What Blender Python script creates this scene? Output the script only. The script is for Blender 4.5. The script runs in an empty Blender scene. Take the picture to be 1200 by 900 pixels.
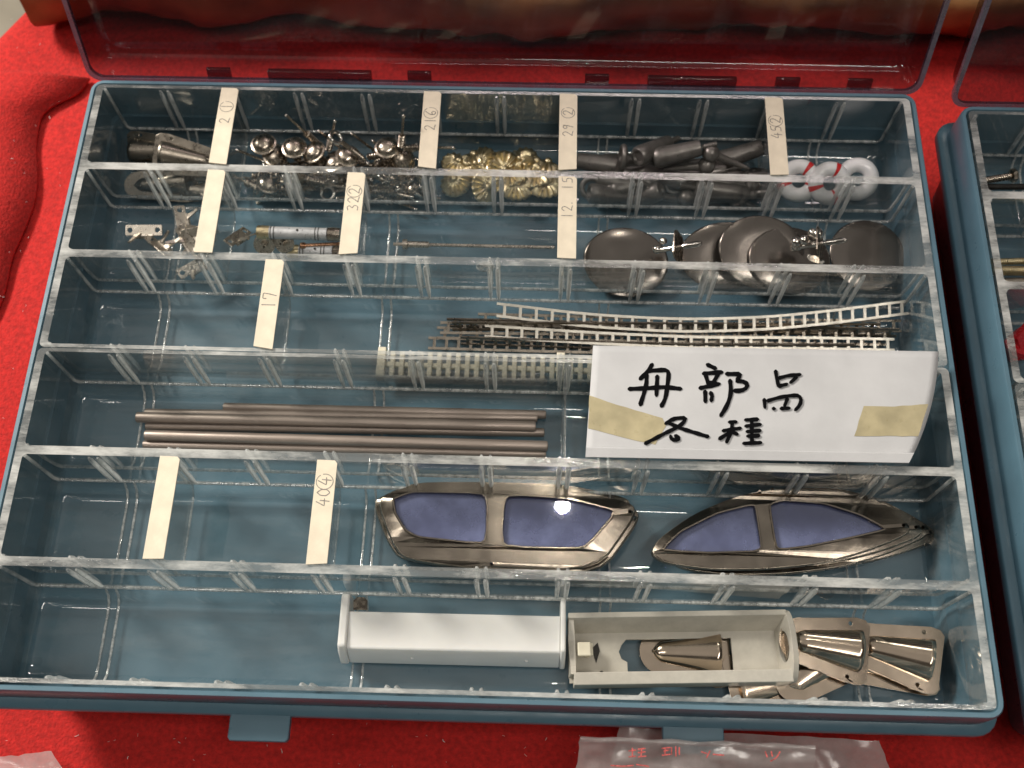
import bpy, math, random
from mathutils import Matrix, Vector, Euler, noise
from mathutils.geometry import tessellate_polygon
random.seed(7)
PI = math.pi
SC = bpy.context.scene
COL = SC.collection

# ------------------------------------------------------------------ camera
F_PX = 1250.0                                     # focal length in photo pixels (1200 wide)
RIM, DEPTH = 0.066, 0.040                         # rim height above the cloth, depth of the trays
ax, ay, az = 0.40301679, 0.00908049, 0.02861593
CAM_R = Matrix.Rotation(az, 3, 'Z') @ Matrix.Rotation(ay, 3, 'Y') @ Matrix.Rotation(ax, 3, 'X')
CAM_P = Vector((0.01927705, -0.19406813, 0.42598724 + RIM))
cam = bpy.data.cameras.new('camera')
cam.sensor_width = 36.0
cam.lens = 36.0 * F_PX / 1200.0
cam.clip_start, cam.clip_end = 0.01, 50.0
cam_o = bpy.data.objects.new('camera', cam)
COL.objects.link(cam_o)
cam_o.matrix_world = Matrix.Translation(CAM_P) @ CAM_R.to_4x4()
cam.dof.use_dof = True
cam.dof.focus_distance = 0.46
cam.dof.aperture_fstop = 11.0
SC.camera = cam_o

# ------------------------------------------------------------------ world, lamps, exposure
w = bpy.data.worlds.new('World'); SC.world = w; w.use_nodes = True
bgn = w.node_tree.nodes['Background']
bgn.inputs[0].default_value = (1.0, 0.93, 0.84, 1)
bgn.inputs[1].default_value = 0.05

def area_lamp(name, loc, target, sx, sy, watts, colour):
    l = bpy.data.lights.new(name, 'AREA'); l.shape = 'ELLIPSE' if sx == sy else 'RECTANGLE'; l.size, l.size_y = sx, sy
    l.energy = watts; l.color = colour
    o = bpy.data.objects.new(name, l); COL.objects.link(o)
    o.location = loc
    o.rotation_euler = (Vector(target) - Vector(loc)).to_track_quat('-Z', 'Y').to_euler()
    return o
area_lamp('ceiling_lamp', (0.09, 0.48, 1.85), (0, 0, 0), 0.022, 0.022, 0.8, (1.0, 0.93, 0.82))
area_lamp('ceiling_lamp', (-1.20, 0.72, 1.08), (-0.05, 0, 0), 0.45, 0.3, 34, (1.0, 0.94, 0.85))
area_lamp('added_tube', (0.45, -0.50, 1.90), (0, 0, 0), 1.2, 0.10, 8, (1.0, 0.94, 0.86))  # added tube, fills the front of case and cloth
area_lamp('added_tube', (0.30, 1.75, 2.10), (0, 0, 0), 1.2, 0.10, 9, (1.0, 0.94, 0.86))  # added tube at the back, for highlights on the metal
area_lamp('added_tube', (-1.50, -0.20, 2.00), (0, 0, 0), 0.10, 1.2, 5, (1.0, 0.94, 0.86))  # added side tube, more highlights for the metal parts
area_lamp('ceiling_panel', (-0.2, 0.5, 2.35), (-0.2, 0.5, 0), 3.0, 2.6, 7, (1.0, 0.95, 0.88))
SC.view_settings.view_transform = 'Standard'
SC.view_settings.look = 'None'
SC.view_settings.exposure = 0.03
SC.view_settings.gamma = 1.0
SC.cycles.max_bounces = 14
SC.cycles.transparent_max_bounces = 48
SC.cycles.transmission_bounces = 10
SC.cycles.glossy_bounces = 6
SC.cycles.caustics_reflective = False
SC.cycles.sample_clamp_indirect = 6.0
SC.cycles.use_denoising = True

# ------------------------------------------------------------------ pixel helpers (photo pixels, 1200 x 900)
def ray(px, py):
    return CAM_R @ Vector(((px - 600) / F_PX, -(py - 450) / F_PX, -1))
def U(px, py, z):                                 # onto a level plane
    d = ray(px, py)
    return CAM_P + d * ((z - CAM_P.z) / d.z)
def V(px, py, y):                                 # onto an upright plane across the case
    d = ray(px, py)
    return CAM_P + d * ((y - CAM_P.y) / d.y)

# ------------------------------------------------------------------ materials
MATS = {}
def new_mat(name):
    m = bpy.data.materials.new(name); m.use_nodes = True
    nt = m.node_tree; nt.nodes.clear()
    return m, nt, nt.nodes.new, nt.links.new
def mat(name, col, rough=0.5, metal=0.0, var=0.15, vscale=60, bump=0.0, bscale=400, sheen=0.0, rvar=0.1, col2=None, coat=0.0, trans=0.0, sss=0.0, stretch=None):
    m, nt, N, L = new_mat(name)
    out = N('ShaderNodeOutputMaterial'); p = N('ShaderNodeBsdfPrincipled'); L(p.outputs[0], out.inputs[0])
    tc = N('ShaderNodeTexCoord'); src = tc.outputs['Object']
    if stretch:
        mp = N('ShaderNodeMapping'); mp.inputs['Scale'].default_value = stretch; L(src, mp.inputs[0]); src = mp.outputs[0]
    n = N('ShaderNodeTexNoise'); n.inputs['Scale'].default_value = vscale; n.inputs['Detail'].default_value = 6
    L(src, n.inputs['Vector'])
    r = N('ShaderNodeValToRGB'); L(n.outputs[0], r.inputs[0])
    c2 = col2 or tuple(c * (1 - var * 2) for c in col)
    c1 = tuple(min(1, c * (1 + var)) for c in col) if not col2 else col
    r.color_ramp.elements[0].position, r.color_ramp.elements[1].position = 0.32, 0.68
    r.color_ramp.elements[0].color = (*c2, 1); r.color_ramp.elements[1].color = (*c1, 1)
    L(r.outputs[0], p.inputs['Base Color'])
    p.inputs['Metallic'].default_value = metal
    n2 = N('ShaderNodeTexNoise'); n2.inputs['Scale'].default_value = vscale * 3; n2.inputs['Detail'].default_value = 4
    L(src, n2.inputs['Vector'])
    mr = N('ShaderNodeMapRange'); L(n2.outputs[0], mr.inputs[0])
    mr.inputs[1].default_value, mr.inputs[2].default_value = 0.3, 0.7
    mr.inputs[3].default_value, mr.inputs[4].default_value = max(0.02, rough - rvar), min(1, rough + rvar)
    L(mr.outputs[0], p.inputs['Roughness'])
    if bump:
        n3 = N('ShaderNodeTexNoise'); n3.inputs['Scale'].default_value = bscale; n3.inputs['Detail'].default_value = 5
        L(src, n3.inputs['Vector'])
        b = N('ShaderNodeBump'); b.inputs['Strength'].default_value = bump; b.inputs['Distance'].default_value = 0.0006
        L(n3.outputs[0], b.inputs['Height']); L(b.outputs[0], p.inputs['Normal'])
    if sheen:
        p.inputs['Sheen Weight'].default_value = sheen; p.inputs['Sheen Roughness'].default_value = 0.5
        p.inputs['Sheen Tint'].default_value = (1, 0.25, 0.2, 1)
    if coat: p.inputs['Coat Weight'].default_value = coat
    if trans: p.inputs['Transmission Weight'].default_value = trans
    if sss:
        p.inputs['Subsurface Weight'].default_value = sss; p.inputs['Subsurface Scale'].default_value = 0.004
        p.inputs['Subsurface Radius'].default_value = (1, 0.9, 0.7)
    MATS[name] = m
    return m
def clear(name, tint, haze, haze_col, base_refl=0.045, rough=0.04, scale=90, stretch=(1, 1, 1), haze_lo=0.0, bump=0.0, power=5.0, lucent=0.0, thr=(0.42, 0.72)):
    # moulded clear plastic: straight-through light, mirror-like by angle, haze for scuffs and for brightness painted on rim and ribs
    m, nt, N, L = new_mat(name)
    out = N('ShaderNodeOutputMaterial')
    tr = N('ShaderNodeBsdfTransparent'); tr.inputs[0].default_value = (*tint, 1)
    gl = N('ShaderNodeBsdfGlossy'); gl.inputs['Roughness'].default_value = rough
    di = N('ShaderNodeBsdfDiffuse'); di.inputs[0].default_value = (*haze_col, 1)
    lw = N('ShaderNodeLayerWeight'); lw.inputs[0].default_value = 0.5
    pw = N('ShaderNodeMath'); pw.operation = 'POWER'; pw.inputs[1].default_value = power; L(lw.outputs['Facing'], pw.inputs[0])
    ma = N('ShaderNodeMath'); ma.operation = 'MULTIPLY_ADD'; ma.inputs[1].default_value = 0.9; ma.inputs[2].default_value = base_refl
    L(pw.outputs[0], ma.inputs[0])
    mx = N('ShaderNodeMixShader'); L(ma.outputs[0], mx.inputs[0]); L(tr.outputs[0], mx.inputs[1]); L(gl.outputs[0], mx.inputs[2])
    tc = N('ShaderNodeTexCoord'); mp = N('ShaderNodeMapping'); mp.inputs['Scale'].default_value = stretch
    L(tc.outputs['Object'], mp.inputs[0])
    n = N('ShaderNodeTexNoise'); n.inputs['Scale'].default_value = scale; n.inputs['Detail'].default_value = 7; n.inputs['Roughness'].default_value = 0.65
    L(mp.outputs[0], n.inputs['Vector'])
    mr = N('ShaderNodeMapRange'); L(n.outputs[0], mr.inputs[0])
    mr.inputs[1].default_value, mr.inputs[2].default_value = thr
    mr.inputs[3].default_value, mr.inputs[4].default_value = haze_lo, haze
    m2 = N('ShaderNodeMixShader'); L(mr.outputs[0], m2.inputs[0]); L(mx.outputs[0], m2.inputs[1]); L(di.outputs[0], m2.inputs[2])
    if lucent:
        tl = N('ShaderNodeBsdfTranslucent'); tl.inputs[0].default_value = (*haze_col, 1)
        m3 = N('ShaderNodeMixShader'); m3.inputs[0].default_value = lucent
        L(di.outputs[0], m3.inputs[1]); L(tl.outputs[0], m3.inputs[2]); L(m3.outputs[0], m2.inputs[2])
    if bump:
        b = N('ShaderNodeBump'); b.inputs['Strength'].default_value = bump; b.inputs['Distance'].default_value = 0.001
        L(n.outputs[0], b.inputs['Height']); L(b.outputs[0], gl.inputs['Normal'])
    L(m2.outputs[0], out.inputs[0])
    MATS[name] = m
    return m
def glass(name, col, rough, ior=1.45):
    m, nt, N, L = new_mat(name)
    out = N('ShaderNodeOutputMaterial'); g = N('ShaderNodeBsdfGlass')
    g.inputs['Color'].default_value = (*col, 1); g.inputs['Roughness'].default_value = rough; g.inputs['IOR'].default_value = ior
    tr = N('ShaderNodeBsdfTransparent'); mx = N('ShaderNodeMixShader'); mx.inputs[0].default_value = 0.35
    L(g.outputs[0], mx.inputs[1]); L(tr.outputs[0], mx.inputs[2]); L(mx.outputs[0], out.inputs[0])
    MATS[name] = m
    return m

BLUE = mat('blue_plastic', (0.108, 0.205, 0.268), 0.36, 0, 0.06, 40, 0.05, 1500)
CLEAR = clear('clear_plastic', (0.97, 0.98, 0.975), 0.10, (0.75, 0.78, 0.78), 0.078, 0.025, 60, (0.35, 1.5, 1.0), 0.008, power=3.6)
LIDM = clear('lid_plastic', (0.48, 0.43, 0.47), 0.02, (0.42, 0.36, 0.42), 0.05, 0.06, 25, (0.5, 1, 1), 0.008)
LIDE = clear('lid_edge_plastic', (0.55, 0.50, 0.58), 0.5, (0.42, 0.38, 0.48), 0.12, 0.12, 40, (1, 1, 1), 0.22)
EDGE = clear('clear_edge', (0.93, 0.95, 0.94), 0.82, (0.96, 0.96, 0.92), 0.24, 0.08, 60, (0.30, 1, 1), 0.12, 0.6, lucent=0.3, thr=(0.43, 0.60))  # whitish haze paints ceiling reflections onto the rim, besides its scuffs
RIBM = clear('clear_rib', (0.95, 0.97, 0.97), 0.80, (0.97, 0.98, 0.96), 0.30, 0.07, 220, (1, 1, 0.3), 0.20, lucent=0.45, thr=(0.42, 0.62))  # white haze stands in for the bright ceiling mirrored in the ribs
FELT = mat('red_felt', (0.56, 0.017, 0.014), 0.95, 0, 0.15, 420, 1.0, 800, 0.15)
FLOORM = mat('beige_floor', (0.42, 0.38, 0.30), 0.6, 0, 0.1, 12)
BOARD = mat('dark_brown_wood', (0.055, 0.022, 0.014), 0.65, 0, 0.2, 14, 0.2, 90, stretch=(1, 8, 8))
CARD = mat('cream_card', (0.90, 0.80, 0.63), 0.8, 0, 0.05, 130, 0.15, 1200)
PENCIL = mat('pencil_lead', (0.30, 0.27, 0.24), 0.6, 0, 0.25, 900)
PAPER = mat('white_paper', (0.60, 0.60, 0.61), 0.75, 0, 0.03, 70, 0.12, 900)
INK = mat('black_ink', (0.004, 0.004, 0.005), 0.95, 0, 0.05)
INK.node_tree.nodes['Principled BSDF'].inputs['Specular IOR Level'].default_value = 0.1
TAPE = mat('aged_tape', (0.50, 0.43, 0.26), 0.35, 0, 0.12, 90, 0.15, 500)
NICKEL = mat('tarnished_nickel', (0.46, 0.40, 0.33), 0.26, 1, 0.10, 160, 0.04, 1500)
DARKN = mat('dark_bronze_metal', (0.34, 0.30, 0.25), 0.32, 1, 0.12, 120, 0.05, 1200)
CHROME = mat('bright_chrome', (0.78, 0.74, 0.68), 0.12, 1, 0.1, 300)
BRASS = mat('pale_brass', (0.74, 0.63, 0.40), 0.34, 1, 0.08, 260)
COPPER = mat('copper', (0.55, 0.30, 0.18), 0.3, 1, 0.15, 260)
LEAD = mat('dull_grey_cast_metal', (0.215, 0.20, 0.185), 0.36, 0.6, 0.12, 250, 0.12, 1600)
STEEL = mat('brownish_steel_rod', (0.36, 0.30, 0.26), 0.46, 0.6, 0.10, 60, 0.05, 900, stretch=(0.3, 3, 3))
FRAMEM = mat('worn_bronze_frame', (0.30, 0.26, 0.215), 0.18, 1, 0.14, 45, 0.03, 400, rvar=0.05)
VENTM = mat('warm_nickel_sheet', (0.62, 0.51, 0.40), 0.16, 1, 0.03, 40, rvar=0.03)
DISCM = mat('brown_tinted_disc', (0.19, 0.168, 0.15), 0.16, 0.85, 0.08, 40, rvar=0.03)
WHITEP = mat('white_polythene', (0.84, 0.83, 0.80), 0.38, 0, 0.02, 80, sss=0.25)
CREAMP = mat('cream_polystyrene', (0.80, 0.74, 0.58), 0.45, 0, 0.05, 200, sss=0.1)
MILKY = clear('milky_polythene', (0.86, 0.86, 0.80), 0.90, (0.68, 0.64, 0.56), 0.06, 0.25, 60, (1, 1, 1), 0.68)
BUOYW = mat('white_glossy_plastic', (0.84, 0.84, 0.84), 0.22, 0, 0.02, 100, sss=0.1)
BUOYR = mat('red_paint', (0.65, 0.03, 0.03), 0.3, 0, 0.1, 500)
PANE = clear('bluish_pane', (0.42, 0.46, 0.70), 0.55, (0.30, 0.34, 0.56), 0.14, 0.02, 28, (1, 1, 1), 0.22)
BAGM = clear('hazy_bag_film', (0.90, 0.88, 0.88), 0.50, (0.74, 0.68, 0.66), 0.12, 0.16, 60, (1, 1, 1), 0.34, 0.4)
PRINT = mat('faded_red_print', (0.62, 0.10, 0.09), 0.6, 0, 0.3, 900)
KRAFT = mat('brown_wrapping', (0.34, 0.17, 0.065), 0.42, 0, 0.22, 40, 0.3, 200)
REDP = mat('red_plastic', (0.62, 0.02, 0.03), 0.25, 0, 0.1, 200)
LINT = mat('white_lint', (0.8, 0.78, 0.76), 0.9, 0, 0.05)
SATIN = mat('satin_nickel', (0.56, 0.51, 0.44), 0.30, 0.92, 0.10, 250)
SILVER = mat('satin_silver', (0.66, 0.67, 0.68), 0.34, 0.55, 0.06, 200)
LADM = mat('pale_nickel_strip', (0.72, 0.68, 0.60), 0.38, 0.85, 0.08, 200)
DARKHOLE = mat('black_and_hole_shade', (0.03, 0.028, 0.025), 0.5, 0.5, 0.2, 200)  # near-black; also paints the shade inside holes and bores

# ------------------------------------------------------------------ mesh builder
class MB:
    def __init__(s): s.v, s.f = [], []
    def add(s, vs, fs, X=None):
        o = len(s.v)
        s.v += [tuple(X @ Vector(v)) for v in vs] if X is not None else [tuple(v) for v in vs]
        s.f += [tuple(i + o for i in f) for f in fs]
        return s
    def box(s, x0, x1, y0, y1, z0, z1, X=None):
        vs = [(x, y, z) for z in (z0, z1) for y in (y0, y1) for x in (x0, x1)]
        return s.add(vs, [(0, 2, 3, 1), (4, 5, 7, 6), (0, 1, 5, 4), (2, 6, 7, 3), (0, 4, 6, 2), (1, 3, 7, 5)], X)
    def lathe(s, prof, n=16, X=None, cap=True):
        vs, fs = [], []
        for r, z in prof:
            for k in range(n):
                a = 2 * PI * k / n; vs.append((r * math.cos(a), r * math.sin(a), z))
        m = len(prof)
        for i in range(m - 1):
            for k in range(n):
                fs.append((i * n + k, i * n + (k + 1) % n, (i + 1) * n + (k + 1) % n, (i + 1) * n + k))
        if cap:
            fs.append(tuple(range(n - 1, -1, -1))); fs.append(tuple((m - 1) * n + k for k in range(n)))
        return s.add(vs, fs, X)
    def torus(s, R, r, n=28, m=12, X=None, a0=0.0, a1=2 * PI):
        closed = abs(a1 - a0 - 2 * PI) < 1e-6
        nn = n if closed else n + 1
        vs, fs = [], []
        for i in range(nn):
            a = a0 + (a1 - a0) * i / n
            for j in range(m):
                b = 2 * PI * j / m; q = R + r * math.cos(b)
                vs.append((q * math.cos(a), q * math.sin(a), r * math.sin(b)))
        for i in range(n):
            for j in range(m):
                i2 = (i + 1) % nn
                fs.append((i * m + j, i2 * m + j, i2 * m + (j + 1) % m, i * m + (j + 1) % m))
        return s.add(vs, fs, X)
    def tube(s, pts, r, n=8, X=None):
        pts = [Vector(p) for p in pts]
        rs = r if isinstance(r, (list, tuple)) else [r] * len(pts)
        vs, fs = [], []
        ref = Vector((0, 0, 1))
        up = None
        for i, p in enumerate(pts):
            t = (pts[min(i + 1, len(pts) - 1)] - pts[max(i - 1, 0)]).normalized()
            if up is None:
                up = ref if abs(t.dot(ref)) < 0.9 else Vector((1, 0, 0))
            sd = t.cross(up).normalized(); up = sd.cross(t).normalized()
            for k in range(n):
                a = 2 * PI * k / n; vs.append(p + (sd * math.cos(a) + up * math.sin(a)) * rs[i])
        for i in range(len(pts) - 1):
            for k in range(n):
                fs.append((i * n + k, i * n + (k + 1) % n, (i + 1) * n + (k + 1) % n, (i + 1) * n + k))
        fs.append(tuple(range(n - 1, -1, -1))); fs.append(tuple((len(pts) - 1) * n + k for k in range(n)))
        return s.add(vs, fs, X)
    def plate(s, outer, holes, z0, z1, X=None, drop=0.0):   # a flat plate with real holes
        loops = [[Vector((x, y, 0)) for x, y in outer]] + [[Vector((x, y, 0)) for x, y in h] for h in holes]
        flat = [p for l in loops for p in l]; n = len(flat)
        tri = tessellate_polygon(loops)
        no = len(outer)
        vs = [(p.x, p.y, z1 - (drop if i < no else 0)) for i, p in enumerate(flat)] + [(p.x, p.y, z0 - (drop if i < no else 0)) for i, p in enumerate(flat)]
        fs = []
        for t in tri:
            a, b, c = (flat[i] for i in t)
            if (b - a).cross(c - a).z < 0: t = (t[0], t[2], t[1])
            fs.append(tuple(t)); fs.append((t[0] + n, t[2] + n, t[1] + n))
        o = 0
        for l in loops:
            m = len(l)
            for i in range(m):
                j = (i + 1) % m; fs.append((o + i, o + i + n, o + j + n, o + j))
            o += m
        return s.add(vs, fs, X)
    def ribbon(s, pts, wd, place):                # flat pen stroke: list of 2-D points -> place(x, y)
        pts = [Vector((x, y, 0)) for x, y in pts]
        fine = [pts[0]]
        for a, b in zip(pts, pts[1:]):
            k = max(1, int((b - a).length / (wd * 0.8)))
            fine += [a.lerp(b, i / k) for i in range(1, k + 1)]
        for _ in range(2):                         # ease the corners like a pen
            fine = [fine[0]] + [fine[i] * 0.5 + (fine[i - 1] + fine[i + 1]) * 0.25 for i in range(1, len(fine) - 1)] + [fine[-1]]
        L, R = [], []
        n = len(fine)
        t0 = (fine[1] - fine[0]).normalized(); t1 = (fine[-1] - fine[-2]).normalized()
        rows = [(fine[0] - t0 * wd * 0.45, t0, 0.35)]
        rows += [(fine[i], (fine[min(i + 1, n - 1)] - fine[max(i - 1, 0)]).normalized(), 1 + 0.12 * math.sin(i * 1.7 + wd * 9)) for i in range(n)]
        rows += [(fine[-1] + t1 * wd * 0.45, t1, 0.35)]
        vs, fs = [], []
        for p, t, q in rows:
            sd = Vector((-t.y, t.x, 0)) * wd * 0.5 * q
            vs.append(place(p.x + sd.x, p.y + sd.y)); vs.append(place(p.x - sd.x, p.y - sd.y))
        for i in range(len(rows) - 1):
            fs.append((2 * i, 2 * i + 1, 2 * i + 3, 2 * i + 2))
        return s.add(vs, fs)

def obj(name, mb, m, parent=None, smooth=35, bevel=0.0, X=None, solid=0.0):
    me = bpy.data.meshes.new(name)
    me.from_pydata(mb.v, [], mb.f); me.update()
    me.materials.append(m)
    if smooth:
        me.polygons.foreach_set('use_smooth', [True] * len(me.polygons))
        me.set_sharp_from_angle(angle=math.radians(smooth))
    o = bpy.data.objects.new(name, me); COL.objects.link(o)
    if parent is not None: o.parent = parent
    if X is not None: o.matrix_local = X
    if solid:
        s = o.modifiers.new('thickness', 'SOLIDIFY'); s.thickness = solid; s.offset = 0
    if bevel:
        b = o.modifiers.new('bevel', 'BEVEL'); b.width = bevel; b.segments = 2; b.limit_method = 'ANGLE'; b.angle_limit = math.radians(40)
    return o
def tag(o, label, cat, group=None):
    o['label'] = label; o['category'] = cat
    if group: o['group'] = group
    return o
def struct(o): o['kind'] = 'structure'; return o
def stuff(o): o['kind'] = 'stuff'; return o
def thing(name, label, cat, X=None, group=None):
    o = bpy.data.objects.new(name, None); COL.objects.link(o); o.empty_display_size = 0.005
    if X is not None: o.matrix_world = X if isinstance(X, Matrix) else Matrix.Translation(X)
    return tag(o, label, cat, group)
def copy_tree(o, parent=None):
    c = o.copy(); COL.objects.link(c)
    if parent is not None: c.parent = parent
    for ch in [k for k in ALLCH(o)]: copy_tree(ch, c)
    return c
def ALLCH(o): return list(o.children)
def dup(o, X, label=None, group=None):
    c = copy_tree(o); c.matrix_world = X
    if label: c['label'] = label
    if group: c['group'] = group
    return c
def T(x, y=None, z=None): return Matrix.Translation(x if y is None else (x, y, z))
def E(rx, ry, rz): return Euler((rx, ry, rz)).to_matrix().to_4x4()
def along(p, q, roll=0.0):                        # frame with local X running from p to q
    x = (q - p).normalized(); up = Vector((0, 0, 1))
    if abs(x.dot(up)) > 0.98: up = Vector((0, 1, 0))
    y = up.cross(x).normalized(); z = x.cross(y)
    m = Matrix((x, y, z)).transposed().to_4x4()
    return T(p) @ m @ Matrix.Rotation(roll, 4, 'X')
def rrect(hx, hy, r, n=5):                        # rounded rectangle, counter-clockwise
    pts = []
    for cx, cy, a in ((hx - r, hy - r, 0), (-hx + r, hy - r, PI / 2), (-hx + r, -hy + r, PI), (hx - r, -hy + r, 1.5 * PI)):
        for k in range(n + 1):
            b = a + PI / 2 * k / n; pts.append((cx + r * math.cos(b), cy + r * math.sin(b)))
    return pts
def rings(mb, levels, cap_first=False, cap_last=False, c=(0, 0), n=5):
    vs, fs = [], []; m = 4 * (n + 1)
    for hx, hy, r, z in levels:
        vs += [(x + c[0], y + c[1], z) for x, y in rrect(hx, hy, max(r, 0.0001), n)]
    for i in range(len(levels) - 1):
        for k in range(m):
            fs.append((i * m + k, i * m + (k + 1) % m, (i + 1) * m + (k + 1) % m, (i + 1) * m + k))
    if cap_first: fs.append(tuple(range(m)))
    if cap_last: fs.append(tuple((len(levels) - 1) * m + k for k in range(m)))
    return mb.add(vs, fs)
def zone(P, x0, x1, yc):                          # where in a heap a piece lies
    t = (P.x - x0) / (x1 - x0)
    h = 'left end' if t < 0.22 else 'left half' if t < 0.45 else 'middle' if t < 0.58 else 'right half' if t < 0.8 else 'right end'
    d = 'low in front' if P.y < yc - 0.009 else 'at the back' if P.y > yc + 0.002 else 'on top'
    return d + ' at the ' + h
def rnd(a, b): return random.uniform(a, b)

# ------------------------------------------------------------------ the setting: cloth, floor, board
W, H = 0.400, 0.28769507
ROW = H / 6; SLOT = W / 12
FZ = RIM - DEPTH
TABLE_BACK = 0.46
CA, CB = U(0, 29, 0), U(17, 12, 0)
def cloth_back(x): return min(TABLE_BACK, max(CA.y - 0.03, CA.y + (x - CA.x) * (CB.y - CA.y) / (CB.x - CA.x)))
mb = MB(); nx, ny = 150, 110
vs, fs = [], []
x0, x1, y0, y1 = -0.75, 0.95, -0.42, TABLE_BACK
for j in range(ny + 1):
    for i in range(nx + 1):
        x = x0 + (x1 - x0) * i / nx; y = y0 + (y1 - y0) * j / ny
        inside = -0.24 < x < 0.68 and -0.17 < y < 0.165
        z = 0.0 if inside else 0.0016 * (noise.noise(Vector((x * 14, y * 14, 3))) ) - 0.0008
        if j > ny - 4: z -= 0.006 * ((j - ny + 4) / 4) ** 2
        yy = y0 + (cloth_back(x) - y0) * j / ny
        vs.append((x, yy, z))
for i in range(nx + 1):                            # the hanging back hem
    x, y, z = vs[ny * (nx + 1) + i]; vs.append((x, y + 0.003 + 0.008 * noise.noise(Vector((x * 20, 4, 1))), -0.25))
for j in range(ny + 1):
    for i in range(nx):
        a = j * (nx + 1) + i; fs.append((a, a + 1, a + nx + 2, a + nx + 1))
struct(obj('tablecloth', mb.add(vs, fs), FELT, smooth=60))
mb = MB(); mb.add([(-4, 0.2, -0.72), (4, 0.2, -0.72), (4, 5, -0.72), (-4, 5, -0.72)], [(0, 1, 2, 3)])
struct(obj('floor', mb, FLOORM, smooth=0))

# second layer of felt at the left, its wavy edge throws the dark crease
edge = [(104, 90), (92, 108), (60, 122), (46, 134), (40, 170), (43, 205), (40, 235), (24, 275), (12, 300), (4, 345), (-30, 420), (-80, 520), (-160, 640)]
ew = [U(x, y, 0.003) for x, y in edge]
vs, fs = [], []; n = 14
fine = []
for a, b in zip(ew, ew[1:]):
    for k in range(4): fine.append(a.lerp(b, k / 4))
fine.append(ew[-1])
for _ in range(2): fine = [fine[0]] + [fine[i] * 0.5 + (fine[i - 1] + fine[i + 1]) * 0.25 for i in range(1, len(fine) - 1)] + [fine[-1]]
for p in fine:
    for k in range(n + 1):
        t = k / n; x = p.x - t * (p.x + 0.74)
        lift = 0.0075 * math.exp(-((t * 0.5) / 0.05) ** 2) + 0.0022
        if k == 0: lift = 0.0012
        wv = 0.0010 * noise.noise(Vector((x * 16, p.y * 16, 5)))
        vs.append((x, p.y, lift + wv * (1 if k else 0)))
for i in range(len(fine) - 1):
    for k in range(n):
        a = i * (n + 1) + k; fs.append((a, a + n + 1, a + n + 2, a + 1))
tag(obj('felt_sheet', MB().add(vs, fs), FELT, smooth=60, solid=0.0018), 'loose red felt layer with a wavy edge at the left of the case', 'cloth')

# long parcel in crumpled brown paper on the cloth, seen through the open lids
pl_, pr_ = U(22, 42, 0), U(1330, 62, 0)
Lp = pr_.x - pl_.x
vs, fs = [], []; na, nb = 90, 40
sec_ = []
for k in range(nb):
    a = 2 * PI * k / nb; c_, s_ = math.cos(a), math.sin(a)
    sec_.append((math.copysign(abs(c_) ** 0.6, c_), math.copysign(abs(s_) ** 0.6, s_)))
for i in range(na + 1):
    t_ = i / na; e_ = min(1.0, math.sin(PI * min(1, max(0, t_ * 0.999 + 0.0005))) * 14) ** 0.45
    for cx_, cz_ in sec_:
        p = Vector((pl_.x + Lp * t_, pl_.y + (pr_.y - pl_.y) * t_ + 0.085 + 0.085 * cx_ * (0.35 + 0.65 * e_), 0.026 + 0.0255 * cz_ * e_))
        q_ = 0.012 * noise.noise(Vector((p.x * 13, p.y * 30, p.z * 30))) + 0.006 * abs(noise.noise(Vector((p.x * 45, p.y * 60, p.z * 60))))
        vs.append((p.x, p.y + q_ * cx_, max(0.0005, p.z + q_ * cz_)))
for i in range(na):
    for k in range(nb):
        fs.append((i * nb + k, i * nb + (k + 1) % nb, (i + 1) * nb + (k + 1) % nb, (i + 1) * nb + k))
fs.append(tuple(range(nb))); fs.append(tuple(na * nb + k for k in range(nb)))
tag(obj('paper_parcel', MB().add(vs, fs), KRAFT, smooth=50), 'long parcel in crumpled brown paper behind the open lids', 'parcel')

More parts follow.
